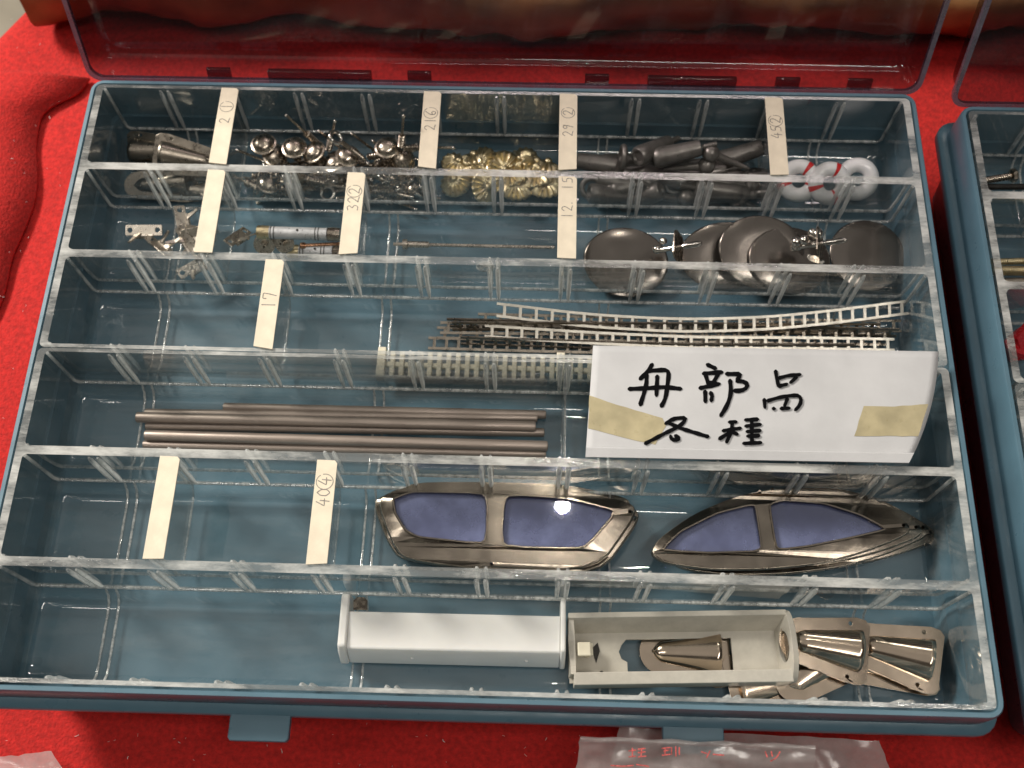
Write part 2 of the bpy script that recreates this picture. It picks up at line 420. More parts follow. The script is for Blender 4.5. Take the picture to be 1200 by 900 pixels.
# ------------------------------------------------------------------ blue cases
def make_case(label, lid_label):
    c = thing('parts_case', label, 'parts case', T(0, 0, 0), 'blue parts cases with clear lids')
    hx, hy = W / 2, H / 2
    o = 0.0032                                     # lip outside the trays
    lv = [(hx - 0.004, hy - 0.004, 0.004, FZ - 0.003),
          (hx + 0.0003, hy + 0.0003, 0.004, FZ + 0.003),
          (hx + 0.0006, hy + 0.0006, 0.004, RIM - 0.0012),
          (hx + 0.0010, hy + 0.0010, 0.004, RIM - 0.0004),
          (hx + o - 0.0006, hy + o - 0.0006, 0.006, RIM - 0.0004),
          (hx + o, hy + o, 0.0065, RIM - 0.0014),
          (hx + o + 0.0004, hy + o + 0.0004, 0.007, RIM - 0.014),
          (hx + o - 0.0004, hy + o - 0.0004, 0.007, RIM - 0.0165),
          (hx + o + 0.0003, hy + o + 0.0003, 0.007, RIM - 0.0185),
          (hx + o + 0.0040, hy + o + 0.0040, 0.009, RIM - 0.0190),
          (hx + o + 0.0046, hy + o + 0.0046, 0.0095, RIM - 0.0198),
          (hx + o + 0.0046, hy + o + 0.0046, 0.0095, RIM - 0.0232),
          (hx + o + 0.0038, hy + o + 0.0038, 0.009, RIM - 0.0238),
          (hx - 0.001, hy - 0.001, 0.007, RIM - 0.0240),
          (hx - 0.004, hy - 0.004, 0.007, 0.003), (hx - 0.006, hy - 0.006, 0.007, 0.0006)]
    obj('body', rings(MB(), lv, True, True), BLUE, c, smooth=50)
    for px in (306, 811):
        x = U(px, 840, RIM - 0.021).x
        mbt = MB(); ol = [(-0.0122, 0.003), (-0.0122, -0.0085), (-0.0112, -0.0098), (0.0112, -0.0098), (0.0122, -0.0085), (0.0122, 0.003)]
        mbt.plate(ol, [], -0.0016, 0.0018)
        obj('latch', mbt, BLUE, c, bevel=0.0004, X=T(x, -hy - o - 0.0046, RIM - 0.0212))
    # lid hinged open past upright
    a = math.radians(72)
    lid = bpy.data.objects.new('lid', None); COL.objects.link(lid); lid.parent = c
    lid.empty_display_size = 0.01; lid['label'] = lid_label
    # lid local frame: x across, y from the hinge up the lid, z towards its panel
    y = Vector((0, math.cos(a), math.sin(a))); z = Vector((0, math.sin(a), -math.cos(a))); x = Vector((1, 0, 0))
    R = Matrix((x, y, z)).transposed().to_4x4()
    lid.matrix_local = T(0, hy + 0.0065, RIM - 0.003) @ R
    hl = (H + 0.008) / 2
    lx = hx + 0.0045; d = 0.019
    lv = [(lx, hl, 0.006, 0.0), (lx - 0.001, hl - 0.001, 0.006, d - 0.004), (lx - 0.0022, hl - 0.0022, 0.005, d - 0.001), (lx - 0.005, hl - 0.005, 0.004, d)]
    obj('lid_shell', rings(MB(), lv, False, True, (0, hl)), LIDM, lid, smooth=50)
    lv = [(lx + 0.0022, hl + 0.0018, 0.007, -0.0004), (lx + 0.0022, hl + 0.0018, 0.007, 0.0022), (lx, hl, 0.006, 0.0022), (lx, hl, 0.006, -0.0004), (lx + 0.0022, hl + 0.0018, 0.007, -0.0004)]
    obj('lid_rim', rings(MB(), lv, False, False, (0, hl)), LIDE, lid, smooth=30)
    for px, wd in ((372, 0.026), (812, 0.022)):
        xx = U(px, 98, RIM).x
        obj('hinge', MB().box(-wd, wd, -0.0035, 0.0035, -0.002, 0.0015), LIDM, lid, bevel=0.0008, X=T(xx, 0.0005, 0.0035))
    for px in (252, 490, 700, 925, 1010):
        xx = U(px, 98, RIM).x
        obj('hinge_clip', MB().box(-0.006, 0.006, -0.003, 0.003, -0.001, 0.001), LIDM, lid, bevel=0.0004, X=T(xx, 0.001, 0.004))
    return c
case1 = make_case('blue plastic parts case with clear compartment trays, filling the picture', 'clear lid standing open behind the case')
RX, RY = 0.4270, -0.0068
case2 = dup(case1, T(RX, RY, 0), 'second blue parts case, cut off by the right edge of the picture')

# ------------------------------------------------------------------ clear trays (three long rows each)
TW = 0.0037                                        # wall thickness at the rim
rib_mesh = None
def row_levels(hx, hy):
    lv = []
    for t in (0, 0.5, 1): lv.append((hx - 0.0005 * t, hy - 0.0007 * t, 0.0022, -(DEPTH - 0.010) * t))
    for k in range(1, 8):
        th = PI / 2 * k / 7
        lv.append((hx - 0.0005 - 0.004 * (1 - math.cos(th)), hy - 0.0007 - 0.0085 * (1 - math.cos(th)), 0.0022 + 0.003 * (1 - math.cos(th)), -(DEPTH - 0.010) - 0.010 * math.sin(th)))
    return lv
def make_tray(label):
    t = thing('divider_tray', label, 'tray', T(0, 0, RIM), 'clear three-row trays')
    th = H / 2                                     # tray length in y
    hx, hy = W / 2 - 0.0002, th / 2 - 0.0002
    rhx = hx - TW * 0.9
    cys = [hy - TW * 0.8 - (ROW - TW * 0.86) / 2 - k * (ROW - TW * 0.2) for k in range(3)]
    ry = (ROW - TW * 1.05) / 2
    cys = [ROW, 0, -ROW]
    holes = []
    for cy in cys:
        obj('compartment_row', rings(MB(), row_levels(rhx, ry), False, True, (0, cy)), CLEAR, t, smooth=60)
        holes.append([(x, y + cy) for x, y in rrect(rhx, ry, 0.0022)][::-1])
    outer = rrect(hx, hy, 0.0025)
    mbr = MB()
    # rim: rounded-over top land
    loops = [[Vector((x, y, 0)) for x, y in outer]] + [[Vector((x, y, 0)) for x, y in h] for h in holes]
    flat = [p for l in loops for p in l]
    fs = []
    for tr in tessellate_polygon(loops):
        a, b_, c_ = (flat[i] for i in tr)
        fs.append(tuple(tr) if (b_ - a).cross(c_ - a).z > 0 else (tr[0], tr[2], tr[1]))
    mbr.add([(p.x, p.y, 0.0) for p in flat], fs)
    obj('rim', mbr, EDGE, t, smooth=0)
    lv = [(hx, hy, 0.0025, -0.0002), (hx - 0.0008, hy - 0.0008, 0.0025, -(DEPTH - 0.008)), (hx - 0.004, hy - 0.006, 0.004, -DEPTH - 0.0005)]
    obj('outer_wall', rings(MB(), lv), CLEAR, t, smooth=40)
    # paired slot ribs on both long walls of every row
    L = DEPTH - 0.0075
    def rib():
        m = MB()
        for sx in (-0.0019, 0.0019):
            w0, p0 = 0.00105, 0.0014
            vs = []
            for z, k in ((-0.0012, 0.55), (-0.004, 1.0), (-L + 0.009, 1.0), (-L + 0.004, 0.8)):
                vs += [(sx - w0 * k, 0, z), (sx - w0 * 0.45 * k, p0 * k, z), (sx + w0 * 0.45 * k, p0 * k, z), (sx + w0 * k, 0, z)]
            vs.append((sx, 0.0002, -L - 0.0015))
            fs = [(0, 1, 2, 3)]
            for i in range(3):
                for j in range(3): fs.append((i * 4 + j, (i + 1) * 4 + j, (i + 1) * 4 + j + 1, i * 4 + j + 1))
            for j in range(3): fs.append((12 + j, 16, 13 + j))
            m.add(vs, fs)
        return m
    first = None
    for cy in cys:
        for sgn in (1, -1):
            for i in range(0, 13):
                if i in (0, 12): continue
                X = T(-W / 2 + SLOT * i, cy + sgn * (ry - 0.0003), 0) @ Matrix.Rotation(PI if sgn > 0 else 0, 4, 'Z') @ Matrix.Rotation(0.018, 4, 'X')
                if first is None:
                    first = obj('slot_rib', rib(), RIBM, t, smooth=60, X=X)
                else:
                    c = first.copy(); COL.objects.link(c); c.parent = t; c.matrix_local = X
    # low paired ribs crossing the floor of every row
    fr = None
    for cy in cys:
        for fx in (1.15, 4.42, 7.58, 10.85):
            X = T(-W / 2 + SLOT * fx, cy, -DEPTH)
            if fr is None:
                m = MB()
                for sx in (-0.0022, 0.0022):
                    m.tube([(sx, -0.0205, 0.0075), (sx, -0.0185, 0.003), (sx, -0.0155, 0.0008), (sx, -0.012, 0.0002), (sx, 0.012, 0.0002), (sx, 0.0155, 0.0008), (sx, 0.0185, 0.003), (sx, 0.0205, 0.0075)], 0.00055, 6)
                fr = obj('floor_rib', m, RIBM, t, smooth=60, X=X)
            else:
                c = fr.copy(); COL.objects.link(c); c.parent = t; c.matrix_local = X
    # pale bars painting the highlight line along each long wall's thickened foot
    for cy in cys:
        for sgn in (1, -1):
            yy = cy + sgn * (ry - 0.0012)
            obj('wall_foot_highlight', MB().tube([(-rhx + 0.0006, yy + sgn * 0.0008, -0.001), (-rhx + 0.001, yy + sgn * 0.0005, -0.02), (-rhx + 0.0016, yy, -DEPTH + 0.0105), (-rhx + 0.0032, yy, -DEPTH + 0.0085), (rhx - 0.0032, yy, -DEPTH + 0.0085), (rhx - 0.0016, yy, -DEPTH + 0.0105), (rhx - 0.001, yy + sgn * 0.0005, -0.02), (rhx - 0.0006, yy + sgn * 0.0008, -0.001)], 0.0008, 8), RIBM, t, 60)
    # round gate mark left by moulding
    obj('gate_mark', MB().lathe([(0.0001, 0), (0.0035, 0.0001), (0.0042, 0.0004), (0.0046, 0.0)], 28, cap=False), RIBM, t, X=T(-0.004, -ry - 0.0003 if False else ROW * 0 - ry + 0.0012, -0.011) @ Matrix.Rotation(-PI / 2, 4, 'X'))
    return t
tray1 = make_tray('clear three-row tray at the back of the large case, holding small metal fittings')
tray1.location = (0, H / 4, RIM)
tray2 = dup(tray1, T(0, -H / 4, RIM), 'clear three-row tray at the front of the large case, holding rods and window frames')
tray3 = dup(tray1, T(RX, RY + H / 4, RIM), 'clear back tray in the second case at the right edge, holding bolts')
tray4 = dup(tray1, T(RX, RY - H / 4, RIM), 'clear front tray in the second case at the lower right edge')

def row_y(k): return H / 2 - ROW * (k + 0.5)       # centre of row k (0 = back)
def slot_x(i): return -W / 2 + SLOT * i

# ------------------------------------------------------------------ cross dividers with card label strips
GLYPH = {
 '0': [[(.3, 1), (.08, .75), (.05, .3), (.3, 0), (.55, .25), (.55, .7), (.3, 1)]],
 '1': [[(.3, 1), (.3, 0)]],
 '2': [[(.05, .78), (.2, 1), (.45, .95), (.52, .7), (.3, .35), (.05, .05), (.25, .1), (.6, 0)]],
 '3': [[(.05, .9), (.35, 1), (.5, .8), (.25, .55), (.55, .35), (.4, .05), (.05, .08)]],
 '4': [[(.35, 1), (.02, .35), (.6, .38)], [(.45, .7), (.4, 0)]],
 '5': [[(.55, 1), (.15, .95), (.1, .55), (.4, .6), (.55, .35), (.4, .05), (.05, .05)]],
 '6': [[(.45, 1), (.12, .55), (.08, .2), (.3, 0), (.5, .2), (.35, .45), (.1, .3)]],
 '7': [[(.05, .75), (.05, 1), (.5, 1), (.45, .6), (.3, 0)]],
 '9': [[(.5, .8), (.3, 1), (.08, .8), (.2, .55), (.48, .7), (.5, 1), (.42, .4), (.3, 0)]],
 '.': [[(.1, .02), (.16, .06), (.1, .1)]], ' ': [],
}
strip_n = [0]
def divider(row, i, label, text=None, strip=True, tilt=0.0, dx=0.0):
    y = row_y(row)
    t = thing('cross_divider', label, 'divider', T(slot_x(i) + dx, y, RIM), 'clear cross dividers')
    hy = ROW / 2 - 0.0021
    ol = [(-hy, -0.0006), (hy, -0.0006)]
    for k in range(0, 7):
        a = PI / 2 * k / 6; ol.append((hy - 0.008 + 0.008 * math.cos(a), -DEPTH + 0.012 - 0.0095 * math.sin(a)))
    for k in range(0, 7):
        a = PI / 2 + PI / 2 * k / 6; ol.append((-hy + 0.008 + 0.008 * math.cos(a), -DEPTH + 0.012 - 0.0095 * math.sin(a)))
    m = MB(); m.plate(ol, [], -0.0006, 0.0006, Matrix(((0, 0, 1, 0), (1, 0, 0, 0), (0, 1, 0, 0), (0, 0, 0, 1))))
    obj('panel', m, CLEAR, t, smooth=0)
    m = MB(); m.tube([(0, a, b + (-0.0002 if k else 0)) for k, (a, b) in enumerate(ol[2:])], 0.0005, 6)
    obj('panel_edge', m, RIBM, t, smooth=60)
    if strip:
        hw = 0.0043; L0 = ROW / 2 - 0.0017
        strip_n[0] += 1; s = strip_n[0]
        c = [(-hw, -L0 + 0.0006 * math.sin(s)), (hw, -L0 + 0.0008 * math.cos(s * 2)), (hw + 0.0002, L0 - 0.0014), (hw - 0.0009, L0 - 0.0002), (-hw + 0.0002, L0)]
        m = MB().plate(c, [], 0, 0.0007, Matrix.Rotation(tilt, 4, 'Z'))
        so = obj('label_strip', m, CARD, t, smooth=0, bevel=0.00015, X=T(0, 0, 0.0004))
        if text:
            hm = MB(); k = 0
            size, pos, hgt = text                   # text runs towards the back, glyph tops point left
            cur = pos
            def put(gx, gy, zz):
                return (-(gy - 0.5) * hgt, cur + gx * hgt, zz)
            circ = False
            for ch in size:
                if ch in '()':
                    circ = not circ
                    if ch == '(':
                        cc = [(0.28 + 0.62 * math.cos(a), 0.5 + 0.66 * math.sin(a)) for a in [0.6 + 2 * PI * q / 18 for q in range(18)]]
                        k += 1; zz = 0.00075 + k * 0.00001
                        hm.ribbon(cc, 0.055, lambda a, b, zz=zz, c0=cur: (-(b - 0.5) * hgt, c0 + (a + 0.12) * hgt, zz))
                        cur += 0.12 * hgt
                    continue
                for st in GLYPH[ch]:
                    k += 1; zz = 0.00075 + k * 0.00001
                    hm.ribbon(st, 0.075, lambda a, b, zz=zz, c0=cur: (-(b - 0.5) * hgt, c0 + a * hgt, zz))
                cur += 0.78 * hgt
            obj('handwriting', hm, PENCIL, so, smooth=0)
    return t
mm = 0.001
divider(0, 2, 'divider with card strip pencilled 2, at the dark scoops in the back row', ('2 (1)', 1 * mm, 5.0 * mm))
divider(0, 5, 'divider with card strip pencilled 21, between the stud heap and brass rosettes', ('21(6)', -1 * mm, 5.2 * mm))
divider(0, 7, 'divider with card strip pencilled 29, between brass rosettes and grey pegs', ('29 (2)', -3 * mm, 5.0 * mm))
divider(0, 10, 'divider with card strip pencilled 45, leaning beside the white lifebuoys', ('45(2)', -2 * mm, 5.2 * mm))
divider(1, 2, 'clear divider with blank card strip in the second row from the back')
divider(1, 4, 'divider with card strip pencilled 32, at the end of the silver cylinders', ('32(2)', 1 * mm, 5.4 * mm))
divider(1, 7, 'divider with card strip pencilled 12, left of the oval metal discs', ('12. 15', -1 * mm, 5.0 * mm))
divider(2, 3, 'clear divider with card strip pencilled 17 in the empty third row', ('17', -3 * mm, 6.0 * mm))
divider(3, 7, 'plain clear divider without a strip at the right end of the rods', strip=False)
divider(4, 2, 'clear divider with blank card strip, two slots left of the 40 strip')
divider(4, 4, 'divider with card strip pencilled 40, left of the window frames', ('40(4)', 2 * mm, 5.4 * mm))

# ------------------------------------------------------------------ row 1: dark scoops
def scoop_mesh(L=0.034, wd=0.021, hgt=0.0085, flange=0.0028, square=True):
    # teardrop sheet flange with a raised half-cone scoop open at the wide end; local +X is the open end
    out = []
    n = 14
    for k in range(n + 1):
        a = PI / 2 + PI * k / n
        out.append((-L * 0.5 + wd * 0.36 + wd * 0.36 * math.cos(a), wd * 0.36 * math.sin(a)))
    out = [(L * 0.5 - 0.002, wd * 0.5), (L * 0.5 - 0.006, wd * 0.52)] + out + [(L * 0.5 - 0.006, -wd * 0.52), (L * 0.5 - 0.002, -wd * 0.5), (L * 0.5, -wd * 0.42), (L * 0.5, wd * 0.42)]
    holes = [[(L * 0.28 + 0.0009 * math.cos(-a), s * wd * 0.41 + 0.0009 * math.sin(-a)) for a in [2 * PI * q / 10 for q in range(10)]] for s in (1, -1)]
    fl = MB().plate(out, holes, 0, 0.0006)
    sc = MB(); vs, fs = [], []
    nx_, na = 14, 14
    for i in range(nx_ + 1):
        t = i / nx_
        x = -L * 0.36 + t * L * 0.74
        hw = wd * (0.13 + 0.19 * t) * min(1.0, math.sqrt(t * 8))
        hh = hgt * (0.22 + 0.78 * t) * min(1.0, math.sqrt(t * 8))
        for j in range(na + 1):
            a = PI * j / na
            vs.append((x, hw * math.cos(a), 0.0004 + hh * math.sin(a) ** 0.8))
    for i in range(nx_):
        for j in range(na):
            a = i * (na + 1) + j; fs.append((a, a + na + 1, a + na + 2, a + 1))
    sc.add(vs, fs)
    return fl, sc
def make_scoop(label, m, X, group, **kw):
    t = thing('scoop_vent', label, 'vent', X, group)
    fl, sc = scoop_mesh(**kw)
    obj('flange', fl, m, t, smooth=30, bevel=0.00015)
    so = obj('hood', sc, m, t, smooth=60, solid=0.0005)
    return t
y0r = row_y(0)
def at(p, rx, ry, rz): return T(p) @ E(rx, ry, rz)
G = 'dark scoop vents in the back left cell'
s0 = make_scoop('dark bronze scoop vent, hindmost in the back left cell', DARKN, at(V(188, 178, y0r + 0.006), -0.7, 0.15, PI - 0.12), G, L=0.036, wd=0.020)
dup(s0, at(V(222, 186, y0r - 0.002), -0.5, -0.15, PI - 0.1), 'dark bronze scoop vent lying over the others beside the 2 strip', G)
dup(s0, at(V(188, 216, y0r - 0.009), 0.3, 0.1, 0.15), 'dark bronze scoop vent lying lowest behind the clear wall, back left cell', G)
dup(s0, at(V(226, 222, y0r - 0.010), 0.5, 0.1, -0.1), 'dark bronze scoop vent low behind the clear wall beside the strip', G)

# ------------------------------------------------------------------ row 1: heap of eyelets, pins and coil springs
def coil(mb_, r, L, turns, wr, X=None, n=9):
    pts = [(L * k / (turns * n), r * math.cos(2 * PI * k / n), r * math.sin(2 * PI * k / n)) for k in range(turns * n + 1)]
    mb_.tube(pts, wr, 5, X)
XR = Matrix.Rotation(PI / 2, 4, 'Y')               # lathe z -> local +x
def make_mushroom(X, label, g):
    t = thing('domed_stud', label, 'stud', X, g)
    obj('dome', MB().lathe([(0.0003, 0.0026), (0.0016, 0.0025), (0.0032, 0.0019), (0.0041, 0.0010), (0.0043, 0.0004), (0.0050, 0.0002), (0.0050, -0.0003), (0.0042, -0.0004), (0.0036, 0.0010), (0.0012, 0.0012)], 18, XR), NICKEL, t, 50)
    obj('stem', MB().lathe([(0.0013, 0), (0.0013, -0.005), (0.0018, -0.0052), (0.0018, -0.007), (0.0006, -0.0075), (0.0006, -0.013)], 10, XR), NICKEL, t, 40)
    return t
def make_spring_pin(X, label, g):
    t = thing('spring_pin', label, 'pin', X, g)
    obj('shaft', MB().tube([(0, 0, 0), (0.019, 0, 0)], 0.00055, 7), NICKEL, t)
    m = MB(); coil(m, 0.0011, 0.007, 7, 0.00038)
    obj('coil', m, NICKEL, t, 60, X=T(0.0005, 0, 0))
    obj('head', MB().lathe([(0.0002, 0.0008), (0.0005, 0.0006), (0.0008, 0), (0.0005, -0.0006), (0.0002, -0.0008)], 10, XR), CHROME, t, 60, X=T(0.0195, 0, 0))
    return t
def make_eye(X, label, g):
    t = thing('eye_screw', label, 'screw', X, g)
    obj('eye', MB().torus(0.0026, 0.0008, 18, 8), CHROME, t, 60, X=T(-0.0026, 0, 0))
    obj('shank', MB().tube([(0, 0, 0), (0.0105, 0, 0), (0.012, 0, 0)], [0.0009, 0.0008, 0.0002], 8), NICKEL, t, 40)
    m = MB(); coil(m, 0.0009, 0.006, 8, 0.0003)
    obj('thread', m, NICKEL, t, 60, X=T(0.0045, 0, 0))
    return t
G = 'jumbled studs, pins and screws in the back row'
kinds = []
lab = {'m': 'domed nickel stud %s, heap beside 21 strip',
       'p': 'thin coil-spring pin %s, heap beside 21 strip',
       'e': 'small bright eye screw %s, heap beside 21 strip'}
pro = {}
def heap_item(k, X):
    X = X @ Matrix.Scale(1.28, 4)
    l = lab[k] % zone(X.translation, slot_x(2) + 0.006, slot_x(5) - 0.004, y0r)
    if k not in pro:
        pro[k] = {'m': make_mushroom, 'p': make_spring_pin, 'e': make_eye}[k](X, l, G)
        return pro[k]
    return dup(pro[k], X, l)
explicit = [('m', 309, 169, 2, -PI / 2), ('m', 322, 182, 0, -PI / 2 + .5), ('m', 345, 173, 1, -PI / 2), ('m', 368, 178, 0, -PI / 2 - .4), ('m', 408, 183, -2, -PI / 2 + .2),
            ('e', 400, 166, -1, .6), ('m', 454, 173, 2, -PI / 2), ('m', 474, 186, -1, -PI / 2 + .8), ('m', 315, 215, -12, -1.3), ('m', 476, 228, -10, -.9), ('m', 392, 190, -4, -1.9)]
for k, px, py, dy, ry in explicit:
    heap_item(k, at(V(px, py, y0r + dy * mm), rnd(-.4, .4), ry, rnd(-.5, .5)))
for p, q, dy in (((440, 196), (480, 170), 3), ((470, 172), (472, 146), 2), ((430, 184), (458, 180), 2), ((472, 173), (500, 173), 0), ((312, 238), (336, 220), -13), ((455, 222), (492, 244), -14), ((452, 238), (498, 216), -14), ((358, 210), (385, 216), -13), ((372, 168), (352, 150), 6), ((385, 176), (389, 158), 6)):
    a, b_ = V(*p, y0r + dy * mm), V(*q, y0r + dy * mm)
    heap_item('p', along(a, b_))
for k in range(72):
    px = rnd(303, 492); lay = k / 72
    dy = rnd(-15, 8); top = 190 + (8 - dy) * 1.6
    py = top + rnd(2, 42) * (1 - 0.5 * lay)
    P = V(px, py, y0r + dy * mm); P.z = max(P.z, FZ + 0.003)
    fl = rnd(-.5, .5); flip = random.random() < 0.5 if 345 < px < 450 else px > 400
    P.y = max(P.y, y0r - 0.012)
    heap_item(random.choice('meppepem'), T(P) @ Matrix.Rotation((PI if flip else 0) + fl, 4, 'Z') @ Matrix.Rotation(rnd(-.9, .25), 4, 'Y') @ Matrix.Rotation(rnd(0, 6), 4, 'X'))

# ------------------------------------------------------------------ row 1: fluted brass discs
def fluted():
    m = MB(); vs, fs = [], []; n, rr = 64, 8
    vs.append((0, 0, 0.0030))
    for i in range(1, rr + 1):
        q = i / rr; r = 0.0066 * q
        for k in range(n):
            a = 2 * PI * k / n; c = math.cos(16 * a)
            z = 0.0030 * (1 - q ** 2.2) + 0.00055 * c * min(1, max(0, (q - 0.22) * 2)) + (0.0006 if q < 0.24 else 0)
            rs = r * (1 + 0.035 * c * q)
            vs.append((rs * math.cos(a), rs * math.sin(a), z))
    for k in range(n): fs.append((0, 1 + k, 1 + (k + 1) % n))
    for i in range(rr - 1):
        for k in range(n):
            a = 1 + i * n; b_ = a + n; fs.append((a + k, b_ + k, b_ + (k + 1) % n, a + (k + 1) % n))
    return m.add(vs, fs)
G = 'fluted brass rosettes in one cell'
proto = None
spots = [(537, 203, 4), (536, 222, -6), (566, 198, 6), (590, 197, 4), (588, 206, 0), (622, 193, 5), (640, 198, 3), (605, 232, -10), (567, 228, -9), (640, 228, -9), (620, 208, -2), (600, 214, -4), (574, 212, -3), (552, 205, 2), (588, 226, -7), (630, 216, -5), (612, 198, 7), (645, 210, -2), (556, 199, 7)]
for i, (px, py, dy) in enumerate(spots):
    P = V(px, py, y0r + dy * mm); P.z = max(P.z, FZ + 0.0045)
    X = at(P, rnd(0.25, 0.95), rnd(-.4, .4), rnd(0, 6)) @ Matrix.Scale(1.28, 4)
    if proto is None:
        proto = thing('brass_rosette', 'pale brass fluted rosette touching the 21 strip, foremost at the back left', 'rosette', X, G)
        d = obj('fluted_cap', fluted(), BRASS, proto, 60, solid=0.0004)
        obj('centre_button', MB().lathe([(0.0016, 0.0032), (0.0014, 0.0041), (0.0006, 0.0046), (0.0001, 0.0047)], 12), BRASS, proto, 60)
    else: dup(proto, X, 'pale brass fluted rosette %s, between 21 and 29 strips' % zone(P, slot_x(5), slot_x(7), y0r))

# ------------------------------------------------------------------ row 1: dull grey cast bollards and pegs
G = 'dull grey cast pegs in one cell'
def make_peg(X):
    t = thing('grey_peg', 'dull grey cast peg with threaded pin, in the cell left of the 45 strip', 'peg', X, G)
    obj('barrel', MB().lathe([(0.0002, 0.0012), (0.0022, 0.0011), (0.0026, 0.0002), (0.0036, 0.0), (0.0043, 0.0008), (0.0045, 0.003), (0.0041, 0.008), (0.0036, 0.019), (0.0033, 0.0205), (0.0026, 0.0208)], 18, XR), LEAD, t, 50)
    obj('pin', MB().tube([(0.021, 0, 0), (0.0275, 0, 0)], 0.0011, 8), LEAD, t)
    m = MB(); coil(m, 0.0011, 0.0055, 6, 0.0003); obj('thread', m, LEAD, t, 60, X=T(0.0215, 0, 0))
    return t
def make_ringpeg(X):
    t = thing('ring_peg', 'dull grey ring-headed peg in the cell left of the 45 strip', 'peg', X, G)
    obj('ring', MB().torus(0.0042, 0.0013, 22, 10), LEAD, t, 60, X=T(-0.004, 0, 0))
    obj('shank', MB().tube([(0, 0, 0), (0.004, 0, 0), (0.013, 0, 0), (0.0165, 0, 0)], [0.0022, 0.0020, 0.0014, 0.0009], 10), LEAD, t, 50)
    return t
def make_ballpeg(X):
    t = thing('ball_peg', 'dull grey ball-headed peg in the cell left of the 45 strip', 'peg', X, G)
    obj('ball', MB().lathe([(0.0038 * math.sin(PI * k / 10) + 0.00005, -0.0038 * math.cos(PI * k / 10)) for k in range(11)], 16, XR), LEAD, t, 60)
    obj('shank', MB().tube([(0.003, 0, 0), (0.013, 0, 0), (0.0185, 0, 0)], [0.0019, 0.0013, 0.0008], 10), LEAD, t, 50)
    return t
pp = {}
def peg(k, X):
    X = X @ Matrix.Scale(1.15, 4)
    if k not in pp: o = pp[k] = {'c': make_peg, 'r': make_ringpeg, 'b': make_ballpeg}[k](X)
    else: o = dup(pp[k], X)
    o['label'] = {'c': 'dull grey barrel peg', 'r': 'dull grey ring-headed peg', 'b': 'dull grey ball-headed peg'}[k] + ' %s, left of 45 strip' % zone(X.translation, slot_x(7) + 0.004, slot_x(10), y0r)
def peg2(k, p, q, d1, d2):
    a, b_ = V(*p, y0r + d1 * mm), V(*q, y0r + d2 * mm); peg(k, along(a, b_, rnd(0, 6)))
peg2('c', (766, 186), (826, 172), 0, 3); peg2('c', (730, 196), (690, 190), 2, 4); peg2('c', (747, 184), (782, 168), -2, 12)
peg2('b', (828, 194), (772, 199), -2, -1); peg2('b', (833, 180), (878, 198), 1, -3); peg2('c', (840, 190), (876, 178), 6, 9)
peg2('r', (728, 192), (724, 210), -1, -4); peg2('c', (690, 226), (735, 232), -13, -12); peg2('c', (775, 222), (735, 240), -12, -13)
peg2('b', (805, 232), (850, 244), -13, -12); peg2('r', (760, 226), (800, 236), -11, -12); peg2('c', (868, 228), (830, 222), -11, -10)
peg2('r', (842, 246), (826, 232), -12, -9); peg2('b', (865, 236), (890, 246), -13, -14)
for k in range(30):
    px = rnd(700, 885); dy = rnd(-14, 8); py = 196 + (8 - dy) * 1.6 + rnd(6, 34)
    P = V(px, py, y0r + dy * mm); P.z = max(P.z, FZ + 0.005)
    fl = rnd(-.35, .35); flip = random.random() < 0.5 if 735 < px < 850 else px > 790
    P.y = max(P.y, y0r - 0.010)
    peg(random.choice('ccrb'), T(P) @ Matrix.Rotation((PI if flip else 0) + fl, 4, 'Z') @ Matrix.Rotation(rnd(-.2, .2), 4, 'Y') @ Matrix.Rotation(rnd(0, 6), 4, 'X'))

# ------------------------------------------------------------------ row 1: lifebuoys
G = 'small white lifebuoy rings'
def buoy(X, label, bands):
    t = thing('lifebuoy', label, 'lifebuoy', X, G)
    obj('ring', MB().torus(0.0071, 0.0037, 40, 16), BUOYW, t, 80)
    for a in bands:
        obj('red_band', MB().torus(0.0071, 0.00377, 5, 16, a0=math.radians(a) - 0.13, a1=math.radians(a) + 0.13), BUOYR, t, 80)
    return t
buoy(at(V(936, 212, y0r - 0.006), 0.50, -0.25, 0.0), 'white lifebuoy ring with red bands, half hidden by the 45 strip', (48, -28, 190))
buoy(at(V(972, 215, y0r - 0.009), 0.55, 0.1, 0.0), 'white lifebuoy ring with red bands, middle one of the three', (72, -68, 200))
buoy(at(V(1004, 210, y0r - 0.003), 0.60, -0.25, 0.0), 'white lifebuoy ring without visible bands, nearest the right end of the back row', ())

# ------------------------------------------------------------------ row 2: hinge brackets
y1r = row_y(1)
G = 'small nickel hinge brackets'
def bracket(X, label):
    t = thing('hinge_bracket', label, 'bracket', X @ Matrix.Scale(1.15, 4), G)
    hole = lambda cx: [(cx + 0.0011 * math.cos(-a), 0.0011 * math.sin(-a)) for a in [2 * PI * q / 12 for q in range(12)]]
    obj('plate', MB().plate(rrect(0.0078, 0.0023, 0.0006, 3), [hole(-0.0058), hole(0.0058)], 0, 0.0007), SATIN, t, 30, 0.0001)
    for sx in (-1, 1):
        obj('prong', MB().plate([(0, 0), (0.0022, 0), (0.0016, -0.0075), (0.0004, -0.0075)], [], 0, 0.0006), SATIN, t, 30, X=T(sx * 0.0018 - 0.001, -0.0018, 0.0001) @ E(-0.9, sx * 0.4, 0))
    obj('barrel', MB().tube([(-0.004, 0, 0), (0.004, 0, 0)], 0.0011, 8), SATIN, t, X=T(0, -0.0026, 0.0004))
    return t
b0 = bracket(at(V(169, 270, y1r + 0.001), 0.35, 0, 0.03), 'nickel hinge bracket lying flat, leftmost in the second row')
